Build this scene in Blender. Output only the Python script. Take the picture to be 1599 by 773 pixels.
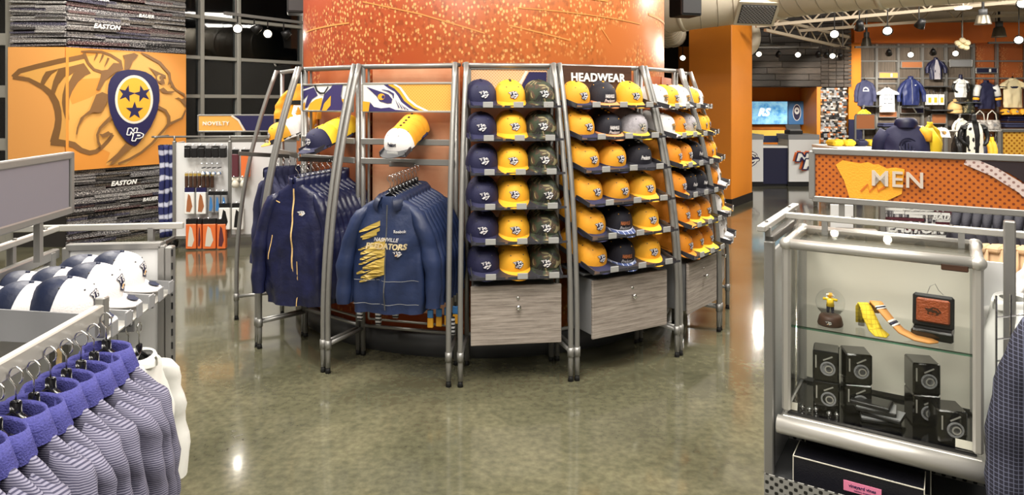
import bpy, math, random
from mathutils import Vector, Matrix, noise
from mathutils.geometry import tessellate_polygon
for o in list(bpy.data.objects): bpy.data.objects.remove(o, do_unlink=True)
SC = bpy.context.scene
COL = SC.collection
PI = math.pi
EYE = 1.7; F = 1066.0; CX = 799.5; HY = 160.0
# ---------------------------------------------------------------- camera, world, exposure
cam_d = bpy.data.cameras.new('camera'); cam = bpy.data.objects.new('camera', cam_d); COL.objects.link(cam)
cam.location = (0, 0, EYE); cam.rotation_euler = (PI/2, 0, 0)
cam_d.sensor_width = 36; cam_d.lens = 24.0; cam_d.shift_y = -226.5/1599; cam_d.clip_start = .05
SC.camera = cam
W = bpy.data.worlds.new('world'); SC.world = W; W.use_nodes = True
W.node_tree.nodes['Background'].inputs[0].default_value = (.05, .07, .11, 1)
W.node_tree.nodes['Background'].inputs[1].default_value = .35
SC.view_settings.view_transform = 'Standard'; SC.view_settings.look = 'None'
SC.view_settings.gamma = 1; SC.view_settings.use_curve_mapping = False
SC.view_settings.exposure = 0.18
CEIL = 4.3
def area(name, loc, sx, sy, power, color=(1, .94, .85), rot=(0, 0, 0)):
    l = bpy.data.lights.new(name, 'AREA'); l.shape = 'RECTANGLE'; l.size = sx; l.size_y = sy
    l.energy = power; l.color = color
    o = bpy.data.objects.new(name, l); COL.objects.link(o); o.location = loc; o.rotation_euler = rot
    return o
AREAS = [(-1.6, 1.2, 1.6, 1.6, 120), (1.6, 1.0, 1.6, 1.6, 105), (-3.2, 4.6, 1.4, 1.4, 190), (2.9, 4.6, 1.4, 1.4, 190), (0, 2.4, 1.2, 1.2, 110),
         (-4.2, 7.0, 1.2, 1.2, 150), (3.6, 7.6, 1.2, 1.2, 150), (6.4, 8.6, 1.6, 1.6, 260), (9.4, 9.0, 1.6, 1.6, 260), (-1.2, -1.2, 2, 1.2, 120)]
for x, y, a, b, p in AREAS: area('ceiling_fill_light', (x, y, CEIL-.06), a, b, p)  # unseen area lights added to brighten the room, no fixtures modelled
def spot(loc, tgt, power, size=50, blend=.6, color=(1, .93, .82), r=.03):
    l = bpy.data.lights.new('track_spot', 'SPOT'); l.energy = power; l.spot_size = math.radians(size); l.spot_blend = blend
    l.color = color; l.shadow_soft_size = r
    o = bpy.data.objects.new('track_spot', l); COL.objects.link(o); o.location = loc
    o.rotation_euler = (Vector(tgt)-Vector(loc)).to_track_quat('-Z', 'Y').to_euler(); return o
# ---------------------------------------------------------------- helpers
def P(px, py, y): return Vector(((px-CX)*y/F, y, EYE-(py-HY)*y/F))
def srgb(h):
    h = h.lstrip('#'); c = [int(h[i:i+2], 16)/255 for i in (0, 2, 4)]
    return tuple((x/12.92 if x <= .04045 else ((x+.055)/1.055)**2.4) for x in c)+(1,)
M = {}
def mat(name, hexc, rough=.5, metal=0., emit=0., bump=0., bscale=60, var=0., vscale=8, coat=0., hex2=None, stretch=None, alpha=None, trans=0, spec=None):
    m = bpy.data.materials.new(name); m.use_nodes = True; nt = m.node_tree; b = nt.nodes['Principled BSDF']
    c = srgb(hexc); b.inputs['Base Color'].default_value = c
    b.inputs['Roughness'].default_value = rough; b.inputs['Metallic'].default_value = metal
    if coat: b.inputs['Coat Weight'].default_value = coat; b.inputs['Coat Roughness'].default_value = .12
    if trans: b.inputs['Transmission Weight'].default_value = trans
    if spec is not None: b.inputs['Specular IOR Level'].default_value = spec
    if emit: b.inputs['Emission Color'].default_value = c; b.inputs['Emission Strength'].default_value = emit
    if var or bump or hex2:
        tc = nt.nodes.new('ShaderNodeTexCoord'); mp = nt.nodes.new('ShaderNodeMapping'); nt.links.new(tc.outputs['Object'], mp.inputs[0])
        if stretch: mp.inputs['Scale'].default_value = stretch
    if var or hex2:
        n = nt.nodes.new('ShaderNodeTexNoise'); n.inputs['Scale'].default_value = vscale; n.inputs['Detail'].default_value = 5
        nt.links.new(mp.outputs[0], n.inputs['Vector'])
        r = nt.nodes.new('ShaderNodeValToRGB'); nt.links.new(n.outputs['Fac'], r.inputs[0])
        c2 = srgb(hex2) if hex2 else tuple(x*(1-var) for x in c[:3])+(1,)
        r.color_ramp.elements[0].color = c2; r.color_ramp.elements[0].position = .35
        r.color_ramp.elements[1].color = c; r.color_ramp.elements[1].position = .62
        nt.links.new(r.outputs[0], b.inputs['Base Color'])
    if bump:
        n2 = nt.nodes.new('ShaderNodeTexNoise'); n2.inputs['Scale'].default_value = bscale; n2.inputs['Detail'].default_value = 3
        nt.links.new(mp.outputs[0], n2.inputs['Vector'])
        bp = nt.nodes.new('ShaderNodeBump'); bp.inputs['Strength'].default_value = bump; bp.inputs['Distance'].default_value = .01
        nt.links.new(n2.outputs['Fac'], bp.inputs['Height']); nt.links.new(bp.outputs[0], b.inputs['Normal'])
    M[name] = m; return m
def nodes(m): return m.node_tree, m.node_tree.nodes['Principled BSDF']

class MB:
    def __init__(s): s.v = []; s.f = []; s.m = []
    def add(s, vs, fs, mi=0):
        o = len(s.v); s.v += [tuple(v) for v in vs]
        for f in fs: s.f.append(tuple(i+o for i in f)); s.m.append(mi)
        return s
    def box(s, c, d, R=None, mi=0, bev=0.):
        x, y, z = d[0]/2, d[1]/2, d[2]/2
        if bev:
            b = min(bev, x*.9, y*.9, z*.9)
            vs = []
            for sx in (-1, 1):
                for sy in (-1, 1):
                    for sz in (-1, 1):
                        vs += [(sx*x, sy*(y-b), sz*(z-b)), (sx*(x-b), sy*y, sz*(z-b)), (sx*(x-b), sy*(y-b), sz*z)]
            def I(sx, sy, sz, k): return ((sx > 0)*4+(sy > 0)*2+(sz > 0))*3+k
            fs = []
            for a in (-1, 1):
                fs.append((I(a,-1,-1,0), I(a,1,-1,0), I(a,1,1,0), I(a,-1,1,0))); fs.append((I(-1,a,-1,1), I(1,a,-1,1), I(1,a,1,1), I(-1,a,1,1)))
                fs.append((I(-1,-1,a,2), I(1,-1,a,2), I(1,1,a,2), I(-1,1,a,2)))
            for a in (-1, 1):
                for c2 in (-1, 1):
                    fs.append((I(a,c2,-1,0), I(a,c2,1,0), I(a,c2,1,1), I(a,c2,-1,1)))
                    fs.append((I(a,-1,c2,0), I(a,1,c2,0), I(a,1,c2,2), I(a,-1,c2,2)))
                    fs.append((I(-1,a,c2,1), I(1,a,c2,1), I(1,a,c2,2), I(-1,a,c2,2)))
                    for d2 in (-1, 1): fs.append((I(a,c2,d2,0), I(a,c2,d2,1), I(a,c2,d2,2)))
        else:
            vs = [(sx*x, sy*y, sz*z) for sx in (-1, 1) for sy in (-1, 1) for sz in (-1, 1)]
            fs = [(0,1,3,2), (4,6,7,5), (0,4,5,1), (2,3,7,6), (0,2,6,4), (1,5,7,3)]
        vs = [Vector(v) for v in vs]
        if R is not None: vs = [R @ v for v in vs]
        c = Vector(c); return s.add([v+c for v in vs], fs, mi)
    def beam(s, a, b, w, h, mi=0, up=(0, 0, 1), bev=0.):
        a = Vector(a); b = Vector(b); d = b-a; L = d.length; y = d.normalized(); u = Vector(up)
        x = y.cross(u)
        if x.length < 1e-4: x = Vector((1, 0, 0))
        x.normalize(); z = x.cross(y)
        R = Matrix((x, y, z)).transposed(); return s.box((a+b)/2, (w, L, h), R, mi, bev)
    def tube(s, pts, r, n=8, mi=0, closed=False, caps=True, flat=1.):
        pts = [Vector(p) for p in pts]; k = len(pts); rs = r if isinstance(r, (list, tuple)) else [r]*k
        t0 = (pts[1]-pts[0]).normalized(); a = Vector((0, 0, 1)) if abs(t0.z) < .9 else Vector((1, 0, 0))
        x = t0.cross(a).normalized(); vs = []
        for i, p in enumerate(pts):
            if closed: t = pts[(i+1) % k]-pts[i-1]
            else: t = pts[min(i+1, k-1)]-pts[max(i-1, 0)]
            t.normalize(); x = (x-t*x.dot(t)).normalized(); y = t.cross(x)
            for j in range(n):
                q = 2*PI*j/n; vs.append(p+x*(rs[i]*math.cos(q))+y*(rs[i]*flat*math.sin(q)))
        fs = []
        for i in range(k if closed else k-1):
            i2 = (i+1) % k
            for j in range(n): fs.append((i*n+j, i*n+(j+1) % n, i2*n+(j+1) % n, i2*n+j))
        if caps and not closed: fs += [tuple(range(n))[::-1], tuple((k-1)*n+j for j in range(n))]
        return s.add(vs, fs, mi)
    def lathe(s, prof, n=20, c=(0, 0, 0), mi=0, R=None):
        c = Vector(c); vs = []
        for r, z in prof:
            for j in range(n):
                q = 2*PI*j/n; v = Vector((r*math.cos(q), r*math.sin(q), z)); vs.append((R @ v if R is not None else v)+c)
        k = len(prof); fs = []
        for i in range(k-1):
            for j in range(n): fs.append((i*n+j, i*n+(j+1) % n, (i+1)*n+(j+1) % n, (i+1)*n+j))
        if prof[0][0] > 1e-4: fs.append(tuple(range(n))[::-1])
        if prof[-1][0] > 1e-4: fs.append(tuple((k-1)*n+j for j in range(n)))
        return s.add(vs, fs, mi)
    def loft(s, rings, closed=True, caps=(False, False), mi=0):
        n = len(rings[0]); vs = [p for r in rings for p in r]; fs = []
        for i in range(len(rings)-1):
            for j in range(n if closed else n-1): fs.append((i*n+j, i*n+(j+1) % n, (i+1)*n+(j+1) % n, (i+1)*n+j))
        if caps[0]: fs.append(tuple(range(n))[::-1])
        if caps[1]: fs.append(tuple((len(rings)-1)*n+j for j in range(n)))
        return s.add(vs, fs, mi)
    def prism(s, poly, fn, d, mi=0):           # poly 2-d, fn(x,y,lift)->3-d
        n = len(poly); lo = [fn(x, y, 0) for x, y in poly]; hi = [fn(x, y, d) for x, y in poly]
        tri = tessellate_polygon([[Vector((x, y, 0)) for x, y in poly]])
        fs = [tuple(i+n for i in t) for t in tri]+[tuple(t)[::-1] for t in tri]+[(i, (i+1) % n, (i+1) % n+n, i+n) for i in range(n)]
        return s.add(lo+hi, fs, mi)
    def flat(s, poly, fn, mi=0):
        tri = tessellate_polygon([[Vector((x, y, 0)) for x, y in poly]])
        return s.add([fn(x, y) for x, y in poly], [tuple(t) for t in tri], mi)
def stroke(pts):
    L = []; R_ = []
    for i, (x, y, w) in enumerate(pts):
        a = pts[max(i-1, 0)]; b = pts[min(i+1, len(pts)-1)]; dx, dy = b[0]-a[0], b[1]-a[1]; l = math.hypot(dx, dy) or 1
        L.append((x-dy/l*w/2, y+dx/l*w/2)); R_.append((x+dy/l*w/2, y-dx/l*w/2))
    return L+R_[::-1]
def disc(x, y, rx, ry=None, n=28): return [(x+rx*math.cos(2*PI*i/n), y+(ry or rx)*math.sin(2*PI*i/n)) for i in range(n)]
def star(x, y, r, rot=0, f=-1):
    return [(x+(r if i % 2 == 0 else r*.4)*math.sin(PI*i/5+rot), y+f*(r if i % 2 == 0 else r*.4)*math.cos(PI*i/5+rot)) for i in range(10)]
def mesh(name, mb, mats, smooth=False, ang=None):
    me = bpy.data.meshes.new(name); me.from_pydata(mb.v, [], mb.f)
    if not isinstance(mats, (list, tuple)): mats = [mats]
    for m in mats: me.materials.append(M[m] if isinstance(m, str) else m)
    if len(mats) > 1: me.polygons.foreach_set('material_index', mb.m)
    if smooth: me.polygons.foreach_set('use_smooth', [True]*len(me.polygons))
    me.update(); return me
def put(name, me, parent=None, loc=(0, 0, 0), rot=(0, 0, 0), sc=None):
    o = bpy.data.objects.new(name, me); COL.objects.link(o); o.location = loc; o.rotation_euler = rot
    if sc is not None: o.scale = sc
    if parent: o.parent = parent
    return o
def obj(name, mb, mats, parent=None, smooth=False, loc=(0, 0, 0), rot=(0, 0, 0), label=None):
    o = put(name, mesh(name, mb, mats, smooth), parent, loc, rot)
    if label: o['label'] = label
    return o
def tag(o, label, cat, group=None, kind=None):
    o['label'] = label; o['category'] = cat
    if group: o['group'] = group
    if kind: o['kind'] = kind
    return o
def thing(name, label, cat, loc=(0, 0, 0), rot=(0, 0, 0), group=None):
    o = bpy.data.objects.new(name, None); COL.objects.link(o); o.location = loc
    o.rotation_euler = rot if isinstance(rot, (tuple, list)) else (0, 0, rot); o.empty_display_size = .1
    return tag(o, label, cat, group)
def struct(o): o['kind'] = 'structure'; return o
def stuff(o): o['kind'] = 'stuff'; return o
def Rz(a): return Matrix.Rotation(a, 3, 'Z')
def Rx(a): return Matrix.Rotation(a, 3, 'X')
def Ry(a): return Matrix.Rotation(a, 3, 'Y')
ORD = ['front', 'second', 'third', 'fourth', 'fifth', 'sixth', 'seventh', 'eighth', 'ninth', 'tenth', 'eleventh', 'twelfth', 'thirteenth', 'fourteenth']
NTH = ['first']+ORD[1:]
# lettering meshes, made once while the scene is empty
TXT = {}
def text_mesh(key, body, size, mname, bold=0., shear=0., ext=.002, space=1.):
    cu = bpy.data.curves.new('lettering', 'FONT'); cu.body = body; cu.size = size; cu.align_x = 'CENTER'; cu.align_y = 'CENTER'
    cu.extrude = ext; cu.offset = bold; cu.shear = shear; cu.space_character = space; cu.resolution_u = 3
    o = bpy.data.objects.new('lettering', cu); COL.objects.link(o)
    me = bpy.data.meshes.new_from_object(o.evaluated_get(bpy.context.evaluated_depsgraph_get()))
    bpy.data.objects.remove(o); bpy.data.curves.remove(cu)
    me.materials.clear(); me.materials.append(M[mname]); TXT[key] = me; return me
def letter(key, parent, loc, rot=(PI/2, 0, 0), name='lettering', sc=None): return put(name, TXT[key], parent, loc, rot, sc)
# ---------------------------------------------------------------- materials
mat('alu', '#949390', .42, .6, bump=.05, bscale=40); mat('alu_light', '#bdbbb5', .38, .5); mat('alu_dark', '#6d6b68', .4, .7)
mat('chrome', '#d8d8d8', .12, 1.); mat('black', '#121214', .45); mat('black_gloss', '#08080a', .12, coat=.6); mat('rubber', '#0c0c0c', .7)
mat('hanger_black', '#0e0e12', .18, coat=.4); mat('white', '#eeeeea', .55); mat('panel_white', '#dfe0e0', .5); mat('offwhite', '#d8d4c6', .5)
mat('grey', '#8b8c8e', .5); mat('grey_tag', '#9a9a98', .45); mat('grey_dark', '#47484a', .5); mat('tray', '#34343a', .3, coat=.3)
mat('navy', '#1c1d40', .7, bump=.25, bscale=160); mat('navy_flat', '#161838', .5); mat('navy_print', '#1a1648', .5); mat('purple_print', '#3a3266', .5)
mat('navy_shine', '#1b1f42', .36, bump=1., bscale=13, var=.3, vscale=10); mat('navy_hood', '#1b2a4e', .5, bump=.3, bscale=26, var=.2, vscale=9)
mat('navy_hood2', '#17223f', .5, bump=.3, bscale=26, var=.25, vscale=9); mat('navy_knit', '#1e2144', .75, bump=.4, bscale=180)
mat('gold', '#f4b02a', .65, bump=.2, bscale=160); mat('gold_b', '#eba227', .65, bump=.2, bscale=160); mat('gold_flat', '#e8aa2e', .5); mat('yellow', '#f6cf2c', .65, bump=.2, bscale=140)
mat('orange_shaded_yellow', '#dd8a1e', .65, bump=.2, bscale=160); mat('orange_pale', '#e0915a', .65)  # cap orange is yellow cloth with the shade put into its colour
mat('cap_black', '#141320', .7, bump=.2, bscale=160); mat('cap_white', '#e6e3e2', .7, bump=.2, bscale=160); mat('cap_grey', '#aeaab0', .75, bump=.3, bscale=120, var=.2, vscale=60)
mat('cream', '#efdfb4', .6); mat('print_tan', '#dcb77a', .55); mat('print_gold', '#b59a49', .5)
mat('brown_print', '#7e5a34', .45); mat('tan_print', '#dba558', .45); mat('tan_light', '#dfa655', .45); mat('orange_print', '#e3a056', .45); mat('orange_print2', '#d98f3c', .45)
mat('orange_wall', '#dc8420', .5, var=.06, vscale=1.5); mat('orange_dark', '#c76a1c', .5); mat('orange_pack', '#e8763a', .5); mat('sign_grey', '#77737c', .5); mat('sign_dark', '#2b2226', .4); mat('copper', '#b07048', .4, .2)
mat('wood_brown', '#4a3022', .5, var=.3, vscale=6, stretch=(1, 1, 12)); mat('tan_cloth', '#d8b48c', .8); mat('dark_cloth', '#1c1c28', .8, bump=.3, bscale=90)
mat('glassware', '#f4f8f8', .02, trans=1.); mat('leather', '#9a4a22', .4, bump=.4, bscale=160, var=.2, vscale=30); mat('box_navy', '#17171f', .42, bump=.2, bscale=200)
mat('pink', '#f08cae', .5); mat('pink_dark', '#7c2f3c', .5); mat('red_dark', '#5c2a34', .5); mat('blue_print', '#3f7fc0', .5); mat('teal', '#2f6a78', .4)
mat('ceiling', '#4e4336', .85, var=.3, vscale=2); mat('duct', '#cfc6b2', .5, .1); mat('duct_seam', '#a39b8a', .5, .2); mat('soffit', '#8d7f6a', .7); mat('joist', '#b3a48e', .6)
mat('wall_paint', '#8d8a84', .7); mat('wall_dark', '#26221f', .8); mat('mullion', '#b3b1a8', .45, .35)
mat('lamp_on', '#fff4dc', .5, emit=8); mat('lamp_soft', '#fff1d8', .5, emit=3.5); mat('steel_shade', '#8c867a', .3, .8)
mat('yellow_lit', '#f6d25e', .5, emit=.35)  # backsplash yellow, its lit look put in as emission
mat('bag_print', '#d0cac4', .6, hex2='#7d7670', vscale=18)
mat('chest', '#6b5a48', .6, var=.3, vscale=20)
def mk_glass(name, tint=(.9, .95, .93), refl=.12):
    m = bpy.data.materials.new(name); m.use_nodes = True; nt = m.node_tree; nt.nodes.remove(nt.nodes['Principled BSDF'])
    out = nt.nodes['Material Output']; t = nt.nodes.new('ShaderNodeBsdfTransparent'); t.inputs[0].default_value = tint+(1,)
    g = nt.nodes.new('ShaderNodeBsdfGlossy'); g.inputs['Roughness'].default_value = .02
    fr = nt.nodes.new('ShaderNodeFresnel'); fr.inputs[0].default_value = 1.5
    ad = nt.nodes.new('ShaderNodeMath'); ad.operation = 'ADD'; ad.inputs[1].default_value = refl; ad.use_clamp = True
    nt.links.new(fr.outputs[0], ad.inputs[0]); mx = nt.nodes.new('ShaderNodeMixShader')
    ge = nt.nodes.new('ShaderNodeNewGeometry'); iv = nt.nodes.new('ShaderNodeMath'); iv.operation = 'SUBTRACT'; iv.inputs[0].default_value = 1; nt.links.new(ge.outputs['Backfacing'], iv.inputs[1])
    mu = nt.nodes.new('ShaderNodeMath'); mu.operation = 'MULTIPLY'; nt.links.new(ad.outputs[0], mu.inputs[0]); nt.links.new(iv.outputs[0], mu.inputs[1])
    nt.links.new(mu.outputs[0], mx.inputs[0]); nt.links.new(t.outputs[0], mx.inputs[1]); nt.links.new(g.outputs[0], mx.inputs[2]); nt.links.new(mx.outputs[0], out.inputs[0])
    M[name] = m
mk_glass('glass', (.985, .992, .988), .0); mk_glass('glass_night', (.55, .6, .62), .02); mk_glass('glass_edge', (.45, .72, .62), .05)
# polished concrete floor
def mk_floor():
    m = mat('floor', '#726d52', .2); nt, b = nodes(m); N = nt.nodes.new; L = nt.links.new
    tc = N('ShaderNodeTexCoord'); n1 = N('ShaderNodeTexNoise'); n1.inputs['Scale'].default_value = .9; n1.inputs['Detail'].default_value = 9; n1.inputs['Roughness'].default_value = .68
    n1.inputs['Distortion'].default_value = .6; L(tc.outputs['Object'], n1.inputs['Vector'])
    r = N('ShaderNodeValToRGB'); L(n1.outputs['Fac'], r.inputs[0]); r.color_ramp.elements[0].position = .3; r.color_ramp.elements[1].position = .72
    r.color_ramp.elements[0].color = srgb('#4a4a3a'); r.color_ramp.elements[1].color = srgb('#7d7860')
    e = r.color_ramp.elements.new(.52); e.color = srgb('#63614d')
    n2 = N('ShaderNodeTexNoise'); n2.inputs['Scale'].default_value = 26; n2.inputs['Detail'].default_value = 6; L(tc.outputs['Object'], n2.inputs['Vector'])
    r2 = N('ShaderNodeValToRGB'); L(n2.outputs['Fac'], r2.inputs[0]); r2.color_ramp.elements[0].position = .35; r2.color_ramp.elements[1].position = .7
    r2.color_ramp.elements[0].color = (.72, .72, .72, 1); r2.color_ramp.elements[1].color = (1.12, 1.12, 1.1, 1)
    mx = N('ShaderNodeMix'); mx.data_type = 'RGBA'; mx.blend_type = 'MULTIPLY'; mx.inputs[0].default_value = 1
    L(r.outputs[0], mx.inputs[6]); L(r2.outputs[0], mx.inputs[7]); L(mx.outputs[2], b.inputs['Base Color'])
    rr = N('ShaderNodeMapRange'); rr.inputs['To Min'].default_value = .07; rr.inputs['To Max'].default_value = .2; L(n1.outputs['Fac'], rr.inputs[0]); L(rr.outputs[0], b.inputs['Roughness'])
    b.inputs['Coat Weight'].default_value = .5; b.inputs['Coat Roughness'].default_value = .06
    bp = N('ShaderNodeBump'); bp.inputs['Strength'].default_value = .04; bp.inputs['Distance'].default_value = .02; L(n1.outputs['Fac'], bp.inputs['Height']); L(bp.outputs[0], b.inputs['Normal'])
mk_floor()
# grey laminate with horizontal grain
def mk_lam(name, a, bcol, st):
    m = mat(name, a, .5); nt, b = nodes(m); N = nt.nodes.new; L = nt.links.new
    tc = N('ShaderNodeTexCoord'); mp = N('ShaderNodeMapping'); mp.inputs['Scale'].default_value = st; L(tc.outputs['Object'], mp.inputs[0])
    n = N('ShaderNodeTexNoise'); n.inputs['Scale'].default_value = 1; n.inputs['Detail'].default_value = 8; n.inputs['Roughness'].default_value = .75; L(mp.outputs[0], n.inputs['Vector'])
    r = N('ShaderNodeValToRGB'); L(n.outputs['Fac'], r.inputs[0]); r.color_ramp.elements[0].position = .36; r.color_ramp.elements[1].position = .64
    r.color_ramp.elements[0].color = srgb(bcol); r.color_ramp.elements[1].color = srgb(a); L(r.outputs[0], b.inputs['Base Color'])
mk_lam('laminate', '#aaa097', '#6f665f', (4, 4, 95)); mk_lam('slat_laminate', '#75695d', '#4d443b', (60, 60, 2)); mk_lam('plank_a', '#4a4038', '#241f1b', (3, 3, 30))
mk_lam('plank_b', '#3a332d', '#1c1815', (3, 3, 30)); mk_lam('plank_c', '#5c5046', '#2c2621', (3, 3, 30))
# crowd mural on the round column
def mk_mural():
    m = mat('mural', '#b85a22', .3); nt, b = nodes(m); N = nt.nodes.new; L = nt.links.new
    tc = N('ShaderNodeTexCoord'); sp = N('ShaderNodeSeparateXYZ'); L(tc.outputs['Object'], sp.inputs[0])
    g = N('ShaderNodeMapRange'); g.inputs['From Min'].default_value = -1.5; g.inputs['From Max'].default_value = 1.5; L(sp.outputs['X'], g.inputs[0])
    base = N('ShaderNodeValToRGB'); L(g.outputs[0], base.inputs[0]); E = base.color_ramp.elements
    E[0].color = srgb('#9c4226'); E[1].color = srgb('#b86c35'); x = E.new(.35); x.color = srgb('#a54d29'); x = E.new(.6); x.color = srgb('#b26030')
    nz = N('ShaderNodeTexNoise'); nz.inputs['Scale'].default_value = 1.7; nz.inputs['Detail'].default_value = 3; L(tc.outputs['Object'], nz.inputs['Vector'])
    mr = N('ShaderNodeMapRange'); mr.inputs['From Min'].default_value = .42; mr.inputs['From Max'].default_value = .50; L(nz.outputs['Fac'], mr.inputs[0])
    sc = N('ShaderNodeMapping'); sc.inputs['Scale'].default_value = (1, 1, .7); L(tc.outputs['Object'], sc.inputs[0])
    v = N('ShaderNodeTexVoronoi'); v.inputs['Scale'].default_value = 46; L(sc.outputs[0], v.inputs['Vector'])
    sp2 = N('ShaderNodeMapRange'); sp2.inputs['From Min'].default_value = .46; sp2.inputs['From Max'].default_value = .25; L(v.outputs['Distance'], sp2.inputs[0])
    cs = N('ShaderNodeSeparateColor'); L(v.outputs['Color'], cs.inputs[0])
    gt = N('ShaderNodeMath'); gt.operation = 'GREATER_THAN'; gt.inputs[1].default_value = .3; L(cs.outputs[0], gt.inputs[0])
    ml = N('ShaderNodeMath'); ml.operation = 'MULTIPLY'; L(sp2.outputs[0], ml.inputs[0]); L(mr.outputs[0], ml.inputs[1])
    m2 = N('ShaderNodeMath'); m2.operation = 'MULTIPLY'; L(ml.outputs[0], m2.inputs[0]); L(gt.outputs[0], m2.inputs[1])
    m3 = N('ShaderNodeMath'); m3.operation = 'MULTIPLY'; m3.inputs[1].default_value = .62; L(m2.outputs[0], m3.inputs[0])
    mx = N('ShaderNodeMix'); mx.data_type = 'RGBA'; L(m3.outputs[0], mx.inputs[0]); L(base.outputs[0], mx.inputs[6]); mx.inputs[7].default_value = srgb('#edbf78')
    dk = N('ShaderNodeTexNoise'); dk.inputs['Scale'].default_value = 30; L(sc.outputs[0], dk.inputs['Vector'])
    dr = N('ShaderNodeMapRange'); dr.inputs['From Min'].default_value = .35; dr.inputs['From Max'].default_value = .5; dr.inputs['To Min'].default_value = .72; L(dk.outputs['Fac'], dr.inputs[0])
    dm = N('ShaderNodeMix'); dm.data_type = 'RGBA'; L(mr.outputs[0], dm.inputs[0]); dm.inputs[6].default_value = (1, 1, 1, 1); L(dr.outputs[0], dm.inputs[7])
    mm = N('ShaderNodeMix'); mm.data_type = 'RGBA'; mm.blend_type = 'MULTIPLY'; mm.inputs[0].default_value = 1; L(mx.outputs[2], mm.inputs[6]); L(dm.outputs[2], mm.inputs[7])
    L(mm.outputs[2], b.inputs['Base Color'])
mk_mural()
mat('mural_line', '#cd8a4c', .3); mat('mural_dark', '#a9502c', .3)
# soft orange photograph behind the bays
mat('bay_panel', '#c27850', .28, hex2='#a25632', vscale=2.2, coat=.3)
mat('bay_panel_lit', '#d9a886', .28, hex2='#bb7450', vscale=2.0, coat=.3)  # paler copy of bay_panel, stronger light put into its colour
# perforated sign print
def mk_perf(name, a, dot, scale, thr=.3):
    m = mat(name, a, .45); nt, b = nodes(m); N = nt.nodes.new; L = nt.links.new
    tc = N('ShaderNodeTexCoord'); sp = N('ShaderNodeSeparateXYZ'); L(tc.outputs['Object'], sp.inputs[0])
    def wave(sock, off, s):
        k = N('ShaderNodeMath'); k.operation = 'MULTIPLY_ADD'; k.inputs[1].default_value = s; k.inputs[2].default_value = off; L(sock, k.inputs[0])
        f = N('ShaderNodeMath'); f.operation = 'COSINE'; L(k.outputs[0], f.inputs[0]); return f.outputs[0]
    mul = N('ShaderNodeMath'); mul.operation = 'MULTIPLY'; L(wave(sp.outputs['X'], 0, scale), mul.inputs[0]); L(wave(sp.outputs['Z'], 0, scale), mul.inputs[1])
    mr = N('ShaderNodeMapRange'); mr.inputs['From Min'].default_value = thr; mr.inputs['From Max'].default_value = thr+.25; L(mul.outputs[0], mr.inputs[0])
    mx = N('ShaderNodeMix'); mx.data_type = 'RGBA'; L(mr.outputs[0], mx.inputs[0]); mx.inputs[6].default_value = srgb(a); mx.inputs[7].default_value = srgb(dot); L(mx.outputs[2], b.inputs['Base Color'])
mk_perf('perf_orange', '#b5611e', '#6e2f14', 2*PI/.026, .35); mk_perf('perf_gold', '#e9ae55', '#d08a34', 2*PI/.02, .3); mk_perf('perf_white', '#c9b8b2', '#8a6a64', 2*PI/.026, .35)
mk_perf('perf_metal', '#8a8a86', '#1c1c1c', 2*PI/.032, .15); mk_perf('perf_tan', '#d9b088', '#b07a4a', 2*PI/.02, .3); mk_perf('perf_yellow', '#e8b24a', '#a86a1c', 2*PI/.05, .2)
# camo
def mk_camo():
    m = mat('camo', '#4a4a34', .75); nt, b = nodes(m); N = nt.nodes.new; L = nt.links.new
    tc = N('ShaderNodeTexCoord'); n = N('ShaderNodeTexNoise'); n.inputs['Scale'].default_value = 17; n.inputs['Detail'].default_value = 2; n.inputs['Distortion'].default_value = .8; L(tc.outputs['Object'], n.inputs['Vector'])
    r = N('ShaderNodeValToRGB'); r.color_ramp.interpolation = 'CONSTANT'; L(n.outputs['Fac'], r.inputs[0]); E = r.color_ramp.elements
    E[0].color = srgb('#1b1a18'); E[0].position = 0; E[1].color = srgb('#2f3a28'); E[1].position = .42
    x = E.new(.52); x.color = srgb('#4a3a2c'); x = E.new(.6); x.color = srgb('#8a8360'); L(r.outputs[0], b.inputs['Base Color'])
mk_camo()
def mk_stripe(name, a, bcol, scale, axis='Z', thr=0.):
    m = mat(name, a, .8); nt, b = nodes(m); N = nt.nodes.new; L = nt.links.new
    tc = N('ShaderNodeTexCoord'); sp = N('ShaderNodeSeparateXYZ'); L(tc.outputs['Object'], sp.inputs[0])
    nz = N('ShaderNodeTexNoise'); nz.inputs['Scale'].default_value = 10; L(tc.outputs['Object'], nz.inputs['Vector'])
    k = N('ShaderNodeMath'); k.operation = 'MULTIPLY_ADD'; k.inputs[1].default_value = scale; L(sp.outputs[axis], k.inputs[0])
    w = N('ShaderNodeMath'); w.operation = 'MULTIPLY'; w.inputs[1].default_value = 4; L(nz.outputs['Fac'], w.inputs[0]); L(w.outputs[0], k.inputs[2])
    f = N('ShaderNodeMath'); f.operation = 'SINE'; L(k.outputs[0], f.inputs[0])
    mr = N('ShaderNodeMapRange'); mr.inputs['From Min'].default_value = thr-.3; mr.inputs['From Max'].default_value = thr+.3; L(f.outputs[0], mr.inputs[0])
    mx = N('ShaderNodeMix'); mx.data_type = 'RGBA'; L(mr.outputs[0], mx.inputs[0]); mx.inputs[6].default_value = srgb(bcol); mx.inputs[7].default_value = srgb(a); L(mx.outputs[2], b.inputs['Base Color'])
    bn = N('ShaderNodeTexNoise'); bn.inputs['Scale'].default_value = 120; L(tc.outputs['Object'], bn.inputs['Vector'])
    bp = N('ShaderNodeBump'); bp.inputs['Strength'].default_value = .3; bp.inputs['Distance'].default_value = .004; L(bn.outputs['Fac'], bp.inputs['Height']); L(bp.outputs[0], b.inputs['Normal'])
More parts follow.
